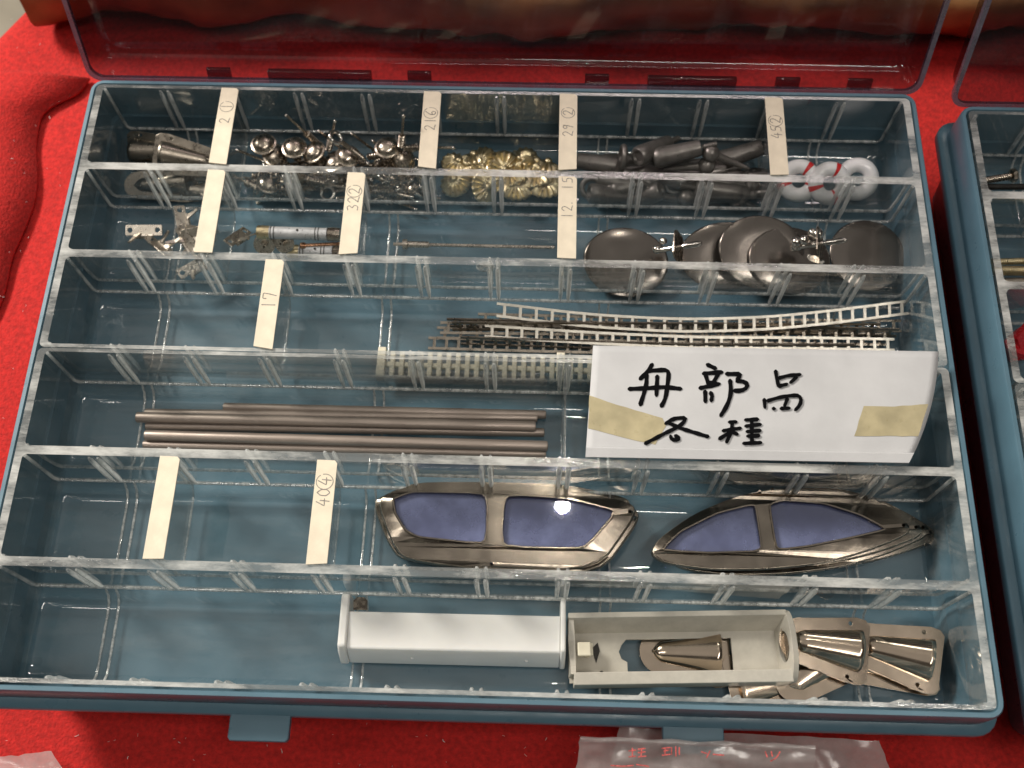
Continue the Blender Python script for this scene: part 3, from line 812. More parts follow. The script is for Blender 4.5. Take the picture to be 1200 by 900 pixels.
for px, py, dy, e, l in ((222, 283, -4, (0.6, 0.3, -0.9), 'nickel hinge bracket tilted steeply beside the blank strip'),
                      (234, 271, 2, (0.9, 0.2, 0.4), 'nickel hinge bracket on top of the pile beside the blank strip'),
                      (213, 262, 6, (0.4, -0.3, 1.8), 'nickel hinge bracket at the back of the pile beside the blank strip'),
                      (186, 290, -8, (0.7, 0.2, 2.4), 'nickel hinge bracket lying low behind the clear wall, second row'),
                      (228, 312, -14, (0.3, 0.1, 0.7), 'nickel hinge bracket seen low through the clear wall, second row'),
                      (278, 278, 0, (0.3, 0.6, 1.2), 'nickel hinge bracket just right of the blank strip, second row')):
    dup(b0, at(V(px, py, y1r + dy * mm), *e) @ Matrix.Scale(1.15, 4), l)

# ------------------------------------------------------------------ row 2: capped cylinders, pulleys, copper rod
G = 'silver cylinders with brass caps'
def capsule(p, q, label):
    a, b_ = V(*p, y1r - 0.001), V(*q, y1r - 0.001); L = (b_ - a).length
    t = thing('capped_cylinder', label, 'cylinder', along(a, b_), G)
    r = 0.0030
    obj('barrel', MB().lathe([(r, 0.004), (r, L - 0.006)], 20, XR), SILVER, t, 40)
    for x in (0.007, 0.0085, L - 0.0115, L - 0.010):
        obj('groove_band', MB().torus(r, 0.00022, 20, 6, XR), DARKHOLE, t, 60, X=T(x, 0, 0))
    for x, s in ((0, 1), (L - 0.006, 1)):
        obj('end_cap', MB().lathe([(r * 0.5, -0.0002), (r * 1.08, 0.0004), (r * 1.12, 0.003), (r * 1.05, 0.0062), (r * 0.5, 0.0064)], 20, XR), BRASS if x == 0 else NICKEL, t, 40, X=T(x, 0, 0))
    obj('pin_hole', MB().lathe([(0.0006, 0), (0.0006, 0.0003)], 10), DARKHOLE, t, X=T(L * 0.5, 0, r - 0.0001))  # flat dark disc painting the shade of a hole
    return t
capsule((301, 272), (398, 275), 'silver cylinder with brass end cap, upper of the two behind the 32 strip')
capsule((336, 294), (404, 296), 'silver cylinder with brass end cap, lower of the two, beside the clear wall')
def pulley(P, e, label):
    t = thing('pulley', label, 'pulley', at(P, *e) @ Matrix.Scale(0.85, 4), 'small flat pulleys')
    obj('rim', MB().lathe([(0.0002, 0.0012), (0.003, 0.0012), (0.0058, 0.0018), (0.0062, 0.0014), (0.0050, 0.0002), (0.0062, -0.0010), (0.0056, -0.0014), (0.0002, -0.001)], 24), SATIN, t, 40)
    obj('hub', MB().lathe([(0.0018, 0.001), (0.0018, 0.0035), (0.0008, 0.0036), (0.0008, -0.006)], 14), SATIN, t, 40)
pulley(V(333, 284, y1r - 0.002), (0.75, -0.55, 0), 'flat nickel pulley lying against the silver cylinder')
pulley(V(310, 286, y1r - 0.001), (1.0, 0.2, 0), 'flat nickel pulley half under another, at the left of the cylinders')
a, b_ = V(352, 288, y1r - 0.003), V(412, 285, y1r - 0.003)
t = thing('copper_rod', 'thin copper rod running from the pulley under the 32 strip', 'rod', along(a, b_))
obj('rod', MB().tube([(0, 0, 0), ((b_ - a).length, 0, 0)], 0.0009, 8), COPPER, t)
obj('collar', MB().lathe([(0.0013, 0), (0.0016, 0.0005), (0.0016, 0.002), (0.0013, 0.0025)], 10, XR), COPPER, t)

# row 2: slim stanchion
a, b_ = V(461, 286, y1r + 0.001), V(648, 290, y1r + 0.001); L = (b_ - a).length
t = thing('stanchion', 'slim nickel rod with a collared end, alone in the second row', 'rod', along(a, b_))
obj('shaft', MB().tube([(0, 0, 0), (L, 0, 0)], 0.00085, 10), SATIN, t)
obj('sleeve', MB().lathe([(0.0010, 0.006), (0.0016, 0.0062), (0.0016, 0.0175), (0.0010, 0.0178)], 14, XR), SATIN, t, 40)
obj('collar', MB().lathe([(0.0016, 0.0045), (0.0026, 0.0047), (0.0026, 0.0068), (0.0016, 0.007)], 14, XR), SATIN, t, 40)
obj('tip', MB().lathe([(0.0001, L + 0.0012), (0.0009, L + 0.0008), (0.0012, L), (0.0009, L - 0.0008)], 12, XR), CHROME, t, 50)

# ------------------------------------------------------------------ row 2: oval metal discs
G = 'oval metal discs in the second row'
def disc(px, py, dy, rx, ry, e, label, m=DISCM):
    t = tag(obj('metal_disc', MB(), m), label, 'disc', G)
    mbd = MB(); n = 40
    rx *= 1.13; ry *= 1.13
    prof = [(0.0, 0.0010), (0.5, 0.0010), (0.955, 0.0010), (0.985, 0.0008), (1.0, 0.0003), (0.985, -0.0004), (0.0, -0.0004)]
    vs = [(0, 0, 0.0010)]; fs = []
    for q, z in prof[1:-1]:
        for k in range(n):
            a = 2 * PI * k / n; vs.append((rx * q * math.cos(a) * (1 + 0.05 * math.sin(a)), ry * q * math.sin(a), z))
    vs.append((0, 0, -0.0003))
    R_ = len(prof) - 2
    for k in range(n):
        fs.append((0, 1 + k, 1 + (k + 1) % n))
        for i in range(R_ - 1):
            a, b2 = 1 + i * n, 1 + (i + 1) * n; fs.append((a + k, b2 + k, b2 + (k + 1) % n, a + (k + 1) % n))
        fs.append((len(vs) - 1, 1 + (R_ - 1) * n + (k + 1) % n, 1 + (R_ - 1) * n + k))
    me = t.data; me.from_pydata(vs, [], fs); me.update()
    me.polygons.foreach_set('use_smooth', [True] * len(me.polygons))
    t.matrix_world = at(V(px, py, y1r + dy * mm), *e)
    return t
disc(733, 308, -4, 0.0185, 0.0155, (0.30, 0.02, -0.12), 'brown oval metal disc, leftmost of the discs, beside the 12 strip')
disc(850, 300, 2, 0.0200, 0.0150, (0.35, -0.05, 0.1), 'brown oval metal disc behind the first propeller, partly covered')
disc(925, 306, -5, 0.0180, 0.0150, (0.25, 0.10, 0.05), 'oval metal disc lowest in the middle of the discs')
disc(892, 296, -1, 0.0185, 0.0160, (0.33, 0.05, -0.1), 'oval metal disc with a pale rim, middle one lying on top of the others')
disc(1016, 300, 0, 0.0165, 0.0160, (0.22, 0.06, 0.1), 'grey oval metal disc, rightmost of the discs')

# row 2: chromed propeller assemblies
def prop(p, q, label, blob, r=1.0):
    a, b_ = V(*p, y1r - 0.008), V(*q, y1r - 0.010); L = (b_ - a).length
    t = thing('shaft_fitting', label, 'fitting', along(a, b_), 'chromed shaft fittings with a thin plate')
    obj('shaft', MB().lathe([(0.0011, 0), (0.0013, 0.001), (0.0013, L * 0.45), (0.0009, L * 0.46), (0.0009, L * 0.62), (0.0014, L * 0.63), (0.0014, L * 0.93), (0.0008, L)], 12, XR), CHROME, t, 40)
    obj('thin_plate', MB().plate(rrect(0.0055, 0.0075, 0.003, 4), [], -0.0003, 0.0003, Matrix.Rotation(PI / 2, 4, 'Y')), NICKEL, t, 30, X=T(L * 0.5, 0, 0))
    rs = random.Random(len(label))
    for k in range(blob):
        q_ = rs.uniform(0.0016, 0.0026) * r
        obj('knob', MB().lathe([(q_ * math.sin(PI * i / 8) + 0.00004, -q_ * math.cos(PI * i / 8)) for i in range(9)], 14), CHROME, t, 70,
            X=T(L * 0.18 + rs.uniform(-0.006, 0.006) * r, rs.uniform(0, 0.007) * r, rs.uniform(-0.002, 0.005)) @ E(rs.uniform(0, 3), rs.uniform(0, 3), 0))
    return t
prop((768, 294), (822, 285), 'chromed shaft fitting with an upright thin plate, left of the metal discs', 2)
prop((930, 290), (992, 281), 'chromed shaft fitting with a cluster of shiny knobs, right of the discs', 9, 1.15)
t = tag(obj('wing_tab', MB().plate([(0, 0), (0.003, -0.0008), (0.008, 0.0), (0.0085, 0.002), (0.003, 0.0026), (0, 0.0018)], [], 0, 0.0008), CHROME, bevel=0.0002), 'small bright metal tab lying on a disc beside the clear wall', 'tab')
t.matrix_world = at(V(945, 302, y1r - 0.008), 0.4, 0, -0.5)

# ------------------------------------------------------------------ row 3: metal ladder strips
y2r = row_y(2)
G = 'thin metal ladder strips'
def ladder(path, wd, label, m, n_r, tiltv, thick=0.0007):
    # path: world points of the strip's centre line; tiltv: direction across the strip
    pts = [Vector(p) for p in path]
    fine = []
    for i in range(len(pts) - 1):
        for k in range(8): fine.append(pts[i].lerp(pts[i + 1], k / 8))
    fine.append(pts[-1])
    for _ in range(8): fine = [fine[0]] + [(fine[i - 1] + fine[i] * 2 + fine[i + 1]) / 4 for i in range(1, len(fine) - 1)] + [fine[-1]]
    org = fine[0].copy()
    t = thing('ladder_strip', label, 'ladder', T(org), G)
    s = tiltv.normalized() * wd * 0.5
    for sg in (-1, 1):
        nrm = (fine[-1] - fine[0]).cross(s).normalized() * 0.0004; sw = s.normalized() * 0.00062
        vs, fs = [], []
        for p in fine:
            c = p - org + s * sg
            vs += [c - sw - nrm, c + sw - nrm, c + sw + nrm, c - sw + nrm]
        for i in range(len(fine) - 1):
            for j in range(4): fs.append((i * 4 + j, i * 4 + (j + 1) % 4, i * 4 + 4 + (j + 1) % 4, i * 4 + 4 + j))
        obj('rail', MB().add(vs, fs), m, t, 30)
    tot = len(fine) - 1
    rm = None
    for k in range(n_r):
        u = (k + 0.5) / n_r * tot; i = min(int(u), tot - 1); p = fine[i].lerp(fine[i + 1], u - i) - org
        X = T(p) @ along(Vector((0, 0, 0)), s)
        if rm is None: rm = obj('rung', MB().box(-wd * 0.5, wd * 0.5, -0.0007, 0.0007, -0.0003, 0.0003), m, t, 0, X=X)
        else:
            c = rm.copy(); COL.objects.link(c); c.parent = t; c.matrix_local = X
    return t
def lp(lst, z): return [U(px, py, FZ + z[k] if isinstance(z, (list, tuple)) else FZ + z) for k, (px, py) in enumerate(lst)]
flat = Vector((0, 1, 0.25)); up = Vector((0, 0.25, 1))
ladder(lp([(582, 363), (690, 376), (800, 382), (900, 379), (980, 371), (1064, 360)], [.010, .009, .009, .010, .011, .013]), 0.0060, 'bright curved ladder strip, uppermost, bending up at its right end', LADM, 29, flat)
ladder(lp([(568, 388), (690, 396), (820, 402), (940, 402), (1048, 404)], [.007, .007, .006, .006, .006]), 0.0052, 'bright ladder strip just above the paper sign, below the curved one', LADM, 28, flat)
dl = [((516, 384), (1046, 392), .004, flat, 'dark ladder strip lying lowest, its left end in front of the others'), ((512, 390), (1040, 398), .002, flat, 'dark ladder strip on the row floor under the bright strips'),
      ((524, 378), (1052, 390), .006, up, 'dark ladder strip standing on edge behind the second bright one'), ((530, 382), (1030, 384), .007, up, 'dark ladder strip on edge under the curved one'),
      ((502, 402), (900, 406), .0015, flat, 'dark ladder strip nearest the cream rack'), ((560, 374), (1056, 382), .005, flat, 'dark ladder strip at the back of the bundle'),
      ((540, 399), (1000, 408), .004, up, 'dark ladder strip on edge beside the cream rack')]
for p, q, z, tv, l in dl:
    ladder(lp([p, ((p[0] + q[0]) / 2, (p[1] + q[1]) / 2 + rnd(-1, 4)), q], z), 0.0050, l, DARKN, 28, tv)  # darker metal paints in the shade on strips below the bright pair

# row 3: cream plastic rack
zc = FZ + 0.006
a, b_ = U(443, 427, zc), U(722, 436, zc); L = (b_ - a).length
t = thing('toothed_rack', 'cream plastic toothed rack along the wall in the third row', 'rack', along(a, b_))
obj('bar', MB().box(0, L, -0.0012, 0.0012, -0.0012, 0.0012), CREAMP, t, 0, 0.0003)
tm = pm = None
npx = 279
for px in list(range(460, 722, 11)):
    x = (px - 443) / npx * L
    post = False
    X = T(x, 0, 0)
    if abs(px - 657) < 6: continue
    if tm is None: tm = obj('tooth', MB().plate([(-0.0011, -0.0058), (-0.0006, -0.0066), (0.0006, -0.0066), (0.0011, -0.0058), (0.0011, 0.0064), (-0.0011, 0.0064)], [], -0.001, 0.0018), CREAMP, t, 0, 0.0002, X=X)
    else:
        c = tm.copy(); COL.objects.link(c); c.parent = t; c.matrix_local = X
for px in (447, 657):
    x = (px - 443) / npx * L
    obj('post', MB().box(-0.0019, 0.0019, -0.0075, 0.0082, -0.0013, 0.0024), CREAMP, t, 0, 0.0003, X=T(x, 0, 0))
tag(obj('plastic_chip', MB().plate([(-0.0010, -0.0009), (0.0012, -0.0008), (0.0010, 0.0009), (-0.0009, 0.0007)], [], 0, 0.0012), WHITEP, bevel=0.0002, X=T(U(458, 455, FZ + 0.002))), 'tiny white plastic chip on the tray floor below the cream rack', 'chip')

# ------------------------------------------------------------------ row 4: steel rods
G = 'brownish metal rods lying in a bundle'
rods = [((262, 477), (640, 486), .0022, 'brownish metal rod at the back of the bundle, its left end set in', 0.0021),
        ((170, 484), (630, 490), .0021, 'brownish metal rod mostly hidden beneath the longest one', 0.0021),
        ((160, 489), (628, 500), .0055, 'brownish metal rod reaching farthest left, on top of the bundle', 0.0025),
        ((171, 499), (638, 507), .0024, 'brownish metal rod second from the front, low in the bundle', 0.0021),
        ((170, 510), (642, 523), .0050, 'thick brownish metal rod near the front of the bundle', 0.0025),
        ((168, 521), (640, 532), .0022, 'brownish metal rod nearest the front wall of its row', 0.0020)]
for p, q, z, l, r in rods:
    a, b_ = U(*p, FZ + z), U(*q, FZ + z); L = (b_ - a).length
    t = thing('metal_rod', l, 'rod', along(a, b_), G)
    obj('shaft', MB().lathe([(r * 0.6, 0), (r * 0.62, 0.0001), (r * 0.92, 0.0002), (r, 0.0008), (r, L - 0.0008), (r * 0.92, L - 0.0002), (r * 0.62, L - 0.0001), (r * 0.6, L)], 18, XR, cap=True), STEEL, t, 50)
    obj('bore', MB().lathe([(r * 0.55, L), (r * 0.55, L + 0.00006)], 14, XR), DARKHOLE, t, 0)  # dark disc on the solid end, painted as the bore's shade

# ------------------------------------------------------------------ row 5: window frames
def poly_world(pts, z, off=(0, 0), dz=0.0):
    return [U(px + off[0], py + off[1], z) for px, py in pts]
def z3(l): return [(350 + x / 3, 530 + y / 3) for x, y in l]
def z4(l): return [(730 + x / 3, 530 + y / 3) for x, y in l]
def smooth_loop(l, it=1, q=0.14):
    for _ in range(it):
        o = []
        for i in range(len(l)):
            a, b2 = l[i], l[(i + 1) % len(l)]
            o += [(a[0] * (1 - q) + b2[0] * q, a[1] * (1 - q) + b2[1] * q), (a[0] * q + b2[0] * (1 - q), a[1] * q + b2[1] * (1 - q))]
        l = o
        q = 0.22
    return l
def bulge(l, k, c):
    return [(c[0] + (x - c[0]) * k, c[1] + (y - c[1]) * k) for x, y in l]
def window_frame(name, outer, panes, holes, z, label, group, off=(0, 0), rot=0.0, sc=1.0):
    op = smooth_loop(outer, 2, 0.2)
    W3 = [U(px, py, z) for px, py in op]
    cx = sum(p.x for p in W3) / len(W3); cy = sum(p.y for p in W3) / len(W3)
    ctr = U(600, 500, z)
    c = Vector((cx, cy, z))
    dxy = U(600 + off[0], 600 + off[1], z) - U(600, 600, z)
    t = thing(name, label, 'window frame', T(c + dxy) @ Matrix.Rotation(rot, 4, 'Z'), group)
    loc = lambda l: [((U(px, py, z) - c).x * sc, (U(px, py, z) - c).y * sc) for px, py in l]
    ol = loc(op)
    area = sum(ol[i][0] * ol[(i + 1) % len(ol)][1] - ol[(i + 1) % len(ol)][0] * ol[i][1] for i in range(len(ol)))
    if area < 0: ol = ol[::-1]
    hs = []; pl = []
    for p in panes:
        h = loc(smooth_loop(p, 2, 0.10))
        ar = sum(h[i][0] * h[(i + 1) % len(h)][1] - h[(i + 1) % len(h)][0] * h[i][1] for i in range(len(h)))
        h = h if ar < 0 else h[::-1]
        hs.append(h); pl.append(h[::-1])
    bh = [[(x + 0.0008 * math.cos(-a), y + 0.0008 * math.sin(-a)) for a in [2 * PI * q / 10 for q in range(10)]] for x, y in loc(holes)]
    obj('frame', MB().plate(ol, hs + bh, -0.0007, 0.0007, drop=0.0016), FRAMEM, t, 12, 0.0003)
    # turned-down outer skirt and raised lips round the panes
    sk = MB(); n = len(ol); k2 = 1.012
    vs = [(x, y, -0.0018) for x, y in ol] + [(x * k2, y * k2, -0.0042) for x, y in ol]
    sk.add(vs, [(i, i + n, (i + 1) % n + n, (i + 1) % n) for i in range(n)])
    obj('skirt', sk, DARKN, t, 60, solid=0.0005)
    for p in pl:
        ring_ = [(x, y, 0.0006) for x, y in p] + [(p[0][0], p[0][1], 0.0006)]
        obj('pane_lip', MB().tube(ring_, 0.0006, 6), FRAMEM, t, 60)
        m_ = sum(x for x, y in p) / len(p), sum(y for x, y in p) / len(p)
        obj('pane', MB().plate([(m_[0] + (x - m_[0]) * 1.03, m_[1] + (y - m_[1]) * 1.03) for x, y in p], [], -0.0016, -0.0010), PANE, t, 0)
    return t
o1 = z3([(285, 160), (350, 130), (430, 101), (700, 108), (950, 123), (1140, 168), (1184, 188), (1165, 240), (1050, 403), (680, 410), (372, 370), (330, 310), (290, 200)])
p1 = [z3([(332, 165), (400, 140), (665, 145), (660, 325), (420, 300), (375, 275), (340, 215)]), z3([(722, 150), (950, 163), (1108, 205), (1100, 232), (1005, 340), (712, 333)])]
h1 = z3([(678, 394), (1163, 210)])
G = 'straight-topped window frames in a stack'
window_frame('window_frame', o1, p1, h1, FZ + 0.0165, 'worn metal window frame with two bluish panes, on top of the left stack', G)
window_frame('window_frame', o1, p1, h1, FZ + 0.0115, 'worn metal window frame second in the left stack, showing at the right', G, (4, 3), -0.02)
window_frame('window_frame', o1, p1, h1, FZ + 0.0065, 'worn metal window frame at the bottom of the left stack', G, (-5, -2), 0.03)
o2 = z4([(103, 352), (130, 300), (250, 215), (400, 152), (520, 130), (700, 124), (800, 143), (920, 198), (1015, 255), (1000, 285), (850, 345), (700, 385), (500, 405), (300, 405), (150, 382)])
p2 = [z4([(133, 345), (200, 280), (330, 215), (440, 188), (465, 188), (487, 340), (460, 350), (300, 355)]), z4([(512, 185), (560, 170), (700, 180), (830, 220), (930, 272), (800, 302), (650, 332), (538, 345)])]
h2 = z4([(480, 140), (985, 258)])
G = 'curved eye-shaped window frames in a stack'
window_frame('window_frame', o2, p2, h2, FZ + 0.0175, 'curved eye-shaped metal window frame with bluish panes, on top of the right stack', G)
window_frame('window_frame', o2, p2, h2, FZ + 0.0130, 'curved window frame second in the right stack, shifted to the right', G, (14, -2), -0.03)
window_frame('window_frame', o2, p2, h2, FZ + 0.0085, 'curved window frame third in the right stack', G, (22, 5), 0.02)
window_frame('window_frame', o2, p2, h2, FZ + 0.0045, 'curved window frame lowest in the right stack', G, (30, 1), -0.05)

# ------------------------------------------------------------------ row 6: white box and milky holder
zt = FZ + 0.016
pa, pb = U(409, 716, zt), U(657, 722, zt)
L = (pb - pa).length
t = thing('battery_box', 'solid white plastic box lying in the front row', 'plastic box', along(pa, pb))
sec = [(0.0, 0.0), (-0.0150, -0.0008), (-0.0165, -0.0030), (-0.0195, -0.0125), (-0.0180, -0.0145), (0.0, -0.0145)]
def extrude_sec(sec_, x0_, x1_, X=None):
    n = len(sec_)
    vs = [(x0_, y, z) for y, z in sec_] + [(x1_, y, z) for y, z in sec_]
    fs = [(i, (i + 1) % n, (i + 1) % n + n, i + n) for i in range(n)] + [tuple(range(n - 1, -1, -1)), tuple(range(n, 2 * n))]
    return MB().add(vs, fs, X)
obj('body', extrude_sec(sec, 0, L), WHITEP, t, 30, 0.0006)
endL = [(0.0075, 0.0), (0.0060, 0.0012), (-0.0145, 0.0012), (-0.0172, -0.0024), (-0.0202, -0.0115), (-0.0186, -0.0150), (0.0060, -0.0150), (0.0078, -0.0120)]
obj('end_plate', extrude_sec(endL, -0.0036, 0.0), WHITEP, t, 30, 0.0008)
obj('end_plate', extrude_sec(endL, 0.0, 0.0022), WHITEP, t, 30, 0.0006, X=T(L, 0, 0))
obj('contact_tab', MB().plate([(0, 0), (0.006, 0), (0.006, 0.0040), (0.0045, 0.0055), (0.0015, 0.0055), (0, 0.0040)], [], 0, 0.0006), NICKEL, t, 30, X=T(0.0015, 0.0010, -0.002) @ E(0.4, 0, 0))
for x in (0.027, 0.075):
    obj('moulding_pip', MB().lathe([(0.0008, 0), (0.0006, 0.0005), (0.0001, 0.0007)], 10), WHITEP, t, 50, X=T(x, -0.0178, -0.0068) @ E(1.2, 0, 0))

zb = FZ + 0.0165
ca, cb = U(668, 758, zb - 0.010), U(918, 758, zb - 0.010)
pa, pb = U(666, 718, zb), U(921, 714, zb)
L = (pb - pa).length
t = thing('battery_holder', 'open milky plastic holder with a cut-out floor over a metal vent', 'holder', along(pa, pb))
Wd = 0.0295
hole = [(0.0245, -0.0098), (0.0225, -0.0120), (0.0212, -0.0148), (0.0222, -0.0178), (0.0245, -0.0192), (0.0245, -0.0243), (0.0690, -0.0243), (0.0690, -0.0098)]
obj('floor_plate', MB().plate([(0, -0.002), (0, -Wd + 0.002), (L, -Wd + 0.002), (L, -0.002)], [hole, [(0.0135 + 0.001 * math.cos(a), -0.0235 + 0.001 * math.sin(a)) for a in [2 * PI * q / 10 for q in range(10)]]], -0.0115, -0.0100), MILKY, t, 0, 0.0002)
obj('back_wall', extrude_sec([(0.0, 0.0), (-0.0022, 0.0), (-0.0070, -0.0100), (-0.0070, -0.0118), (0.0, -0.0118)], 0.0, L), MILKY, t, 0, 0.0003)
obj('front_wall', extrude_sec([(-Wd, 0.0), (-Wd + 0.0050, 0.0004), (-Wd + 0.0060, -0.0100), (-Wd + 0.006, -0.0118), (-Wd, -0.0118)], 0.0015, L), MILKY, t, 0, 0.0003)
ep = [(0.0, -0.0118)] + [(-Wd / 2 + Wd / 2 * math.cos(a), -0.002 + 0.0050 * math.sin(a)) for a in [PI * q / 12 for q in range(13)]] + [(-Wd, -0.0118)]
hl_ = [(-Wd / 2 + 0.0065 * math.cos(-a), -0.0040 + 0.0040 * math.sin(-a)) for a in [2 * PI * q / 18 for q in range(18)]]
M_yz = Matrix(((0, 0, 1, 0), (1, 0, 0, 0), (0, 1, 0, 0), (0, 0, 0, 1)))
obj('end_plate', MB().plate(ep, [hl_], 0.0, 0.0026, M_yz), MILKY, t, 30, 0.0004, X=T(L - 0.0006, 0, 0) @ E(0, 0.28, 0))
obj('end_plug', MB().lathe([(0.0001, 0.0012), (0.0045, 0.0011), (0.0056, 0.0)], 18, Matrix.Rotation(PI / 2, 4, 'Y')), NICKEL, t, 50, X=T(L - 0.0010, -Wd / 2, -0.0048))
obj('end_wall', MB().plate([(-0.002, -0.0118), (-0.002, -0.001), (-0.011, -0.003), (-0.0215, -0.003), (-Wd + 0.0045, -0.001), (-Wd + 0.0045, -0.0118)][::-1], [], 0, 0.0022, M_yz), MILKY, t, 0, 0.0003)
obj('clip', MB().box(0, 0.0055, -0.0175, -0.0118, -0.0050, -0.0022), CREAMP, t, 0, 0.0005, X=T(0.0035, 0.0, 0.0))
obj('clip_leg', MB().box(0.0, 0.0016, -0.0172, -0.0122, -0.0100, -0.0030), CREAMP, t, 0, 0.0003, X=T(0.0092, 0, 0) @ E(0, 0.25, 0))
obj('wire_slot', MB().plate([(0, 0), (0.0026, 0.0026), (0.0034, -0.001), (0.0016, -0.006)], [], 0, 0.0003), DARKHOLE, t, 0, X=T(0.0098, -0.0135, -0.0099))  # dark flat piece painting the shade inside the slot

# ------------------------------------------------------------------ row 6: warm nickel scoop vents
G = 'warm nickel scoop vents in the front row'
v0 = make_scoop('warm nickel scoop vent seen through the cut-out of the milky holder', VENTM, at(U(802, 765, FZ + 0.0012), 0, 0, -0.02), G, L=0.0385, wd=0.0270)
dup(v0, at(U(1048, 764, FZ + 0.0065), 0.05, -0.06, 0.27 - 0.5), 'warm nickel scoop vent at the right end of the front row', G)
dup(v0, at(U(965, 756, FZ + 0.0100), 0.04, 0.10, -0.14), 'warm nickel scoop vent lying on others beside the milky holder', G)
dup(v0, at(U(906, 798, FZ + 0.0020), 0.0, 0.0, PI + 0.22) @ Matrix.Diagonal((1, 1, 0.4, 1)), 'warm nickel scoop vent sticking out under the holder at the front', G)
dup(v0, at(U(955, 782, FZ + 0.0042), 0, 0, 0.62) @ Matrix.Diagonal((1, 1, 0.5, 1)), 'warm nickel scoop vent turned askew beneath the pile of vents', G)
dup(v0, at(U(1043, 776, FZ + 0.0016), 0, 0, 0.03), 'warm nickel scoop vent lowest under the right-hand vent', G)

# ------------------------------------------------------------------ paper sign
def z2p(l): return [(680 + x / 5.4545, 400 + y / 5.4545) for x, y in l]
def z8p(l): return [(650 + x / 2.66667, 220 + y / 2.66667) for x, y in l]
def sm(a): a = max(0.0, min(1.0, a)); return a * a * (3 - 2 * a)
def paper_z(px, py):
    z = RIM + 0.0014
    z += 0.0060 * sm((px - 960) / 150) * (1 - 0.75 * sm((py - 410) / 130)) ** 1
    z += 0.0012 * math.sin((px - 690) / 405 * PI) * (1 - sm((py - 505) / 30))
    return z
def PP(px, py, dz=0.0): return U(px, py, paper_z(px, py) + dz)
nu, nv = 44, 16
vs, fs = [], []
for j in range(nv + 1):
    v = j / nv
    lx = 695 - 9 * v; ly = 405 + 131 * v
    rx = 1100 - 6 * v - 29 * v ** 2.2; ry = 412 + 131 * v
    for i in range(nu + 1):
        u = i / nu
        px = lx + (rx - lx) * u; py = ly + (ry - ly) * u
        vs.append(PP(px, py, -0.0006 * sm((v - 0.9) / 0.1)))
for j in range(nv):
    for i in range(nu):
        a = j * (nu + 1) + i; fs.append((a, a + nu + 1, a + nu + 2, a + 1))
sign = thing('paper_sign', 'white paper sign with black handwritten Japanese, lying across the fourth row', 'sign', T(PP(890, 475)))
inv = sign.matrix_world.inverted() if False else T(-PP(890, 475))
def rel(m): m.v = [tuple(Vector(q) - PP(890, 475)) for q in m.v]; return m
obj('sheet', rel(MB().add(vs, fs)), PAPER, sign, smooth=60, solid=0.00022)
# the folded-up front strip of the sheet
vs, fs = [], []
for i in range(nu + 1):
    u = i / nu
    for v, dz in ((0.905, 0.00025), (0.915, 0.0012), (0.995, 0.0007)):
        lx = 695 - 9 * v; rx = 1100 - 6 * v - 29 * v ** 2.2
        px = lx + (rx - lx) * u; py = 405 + 131 * v + 7 * u
        vs.append(PP(px, py, dz))
for i in range(nu):
    for j in range(2):
        a = i * 3 + j; fs.append((a, a + 1, a + 4, a + 3))
obj('folded_strip', rel(MB().add(vs, fs)), PAPER, sign, smooth=20)
strokes = [z2p(l) for l in (
    [(458, 150), (438, 190), (385, 238)], [(440, 188), (570, 180), (556, 290), (545, 370), (520, 412)], [(424, 215), (425, 270), (405, 340), (385, 402)],
    [(315, 304), (420, 300), (540, 291), (640, 303)], [(492, 225), (487, 342)],
    [(815, 150), (862, 172)], [(790, 206), (902, 197)], [(803, 220), (818, 268)], [(880, 210), (852, 262)], [(818, 266), (862, 262)], [(768, 298), (885, 272)], [(798, 322), (800, 382)],
    [(835, 330), (862, 346), (838, 376)], [(938, 208), (1038, 208), (985, 262), (1045, 246), (1082, 285), (1040, 318), (988, 315)], [(958, 252), (966, 330), (940, 410), (900, 472)],
    [(548, 524), (600, 490), (685, 488), (640, 540), (540, 588), (418, 652)], [(562, 520), (640, 555), (815, 608)], [(578, 608), (572, 630), (640, 632), (648, 612), (610, 604)],
    [(955, 516), (994, 514)], [(915, 571), (1022, 555)], [(972, 522), (966, 580), (936, 642)], [(952, 584), (892, 622)], [(978, 582), (1002, 592)],
    [(1058, 502), (1132, 498)], [(1060, 541), (1150, 531)], [(1068, 576), (1148, 570)], [(1072, 606), (1140, 602)], [(1096, 506), (1098, 640)], [(1046, 652), (1152, 647)])]
strokes += [[(880 + x / 15, 425 + y / 15) for x, y in l] for l in (
    [(435, 150), (455, 300), (490, 410)], [(500, 268), (640, 225), (860, 208)], [(800, 250), (770, 300), (700, 345)], [(500, 412), (560, 388), (630, 378)],
    [(236, 650), (246, 780)], [(300, 668), (450, 620), (640, 582), (880, 565), (895, 660), (860, 770), (785, 826)], [(396, 806), (410, 808)], [(640, 640), (592, 755)], [(535, 806), (670, 798)])]
for k, st in enumerate(strokes):
    big = st[0][1] < 488
    wd = 5.2 if big else 4.6
    if st[0][0] > 890: wd = 4.4
    obj('ink_stroke', rel(MB().ribbon(st, wd, lambda a, b2, k=k: tuple(PP(a, b2, 0.00034 + 0.000012 * k)))), INK, sign, smooth=0)
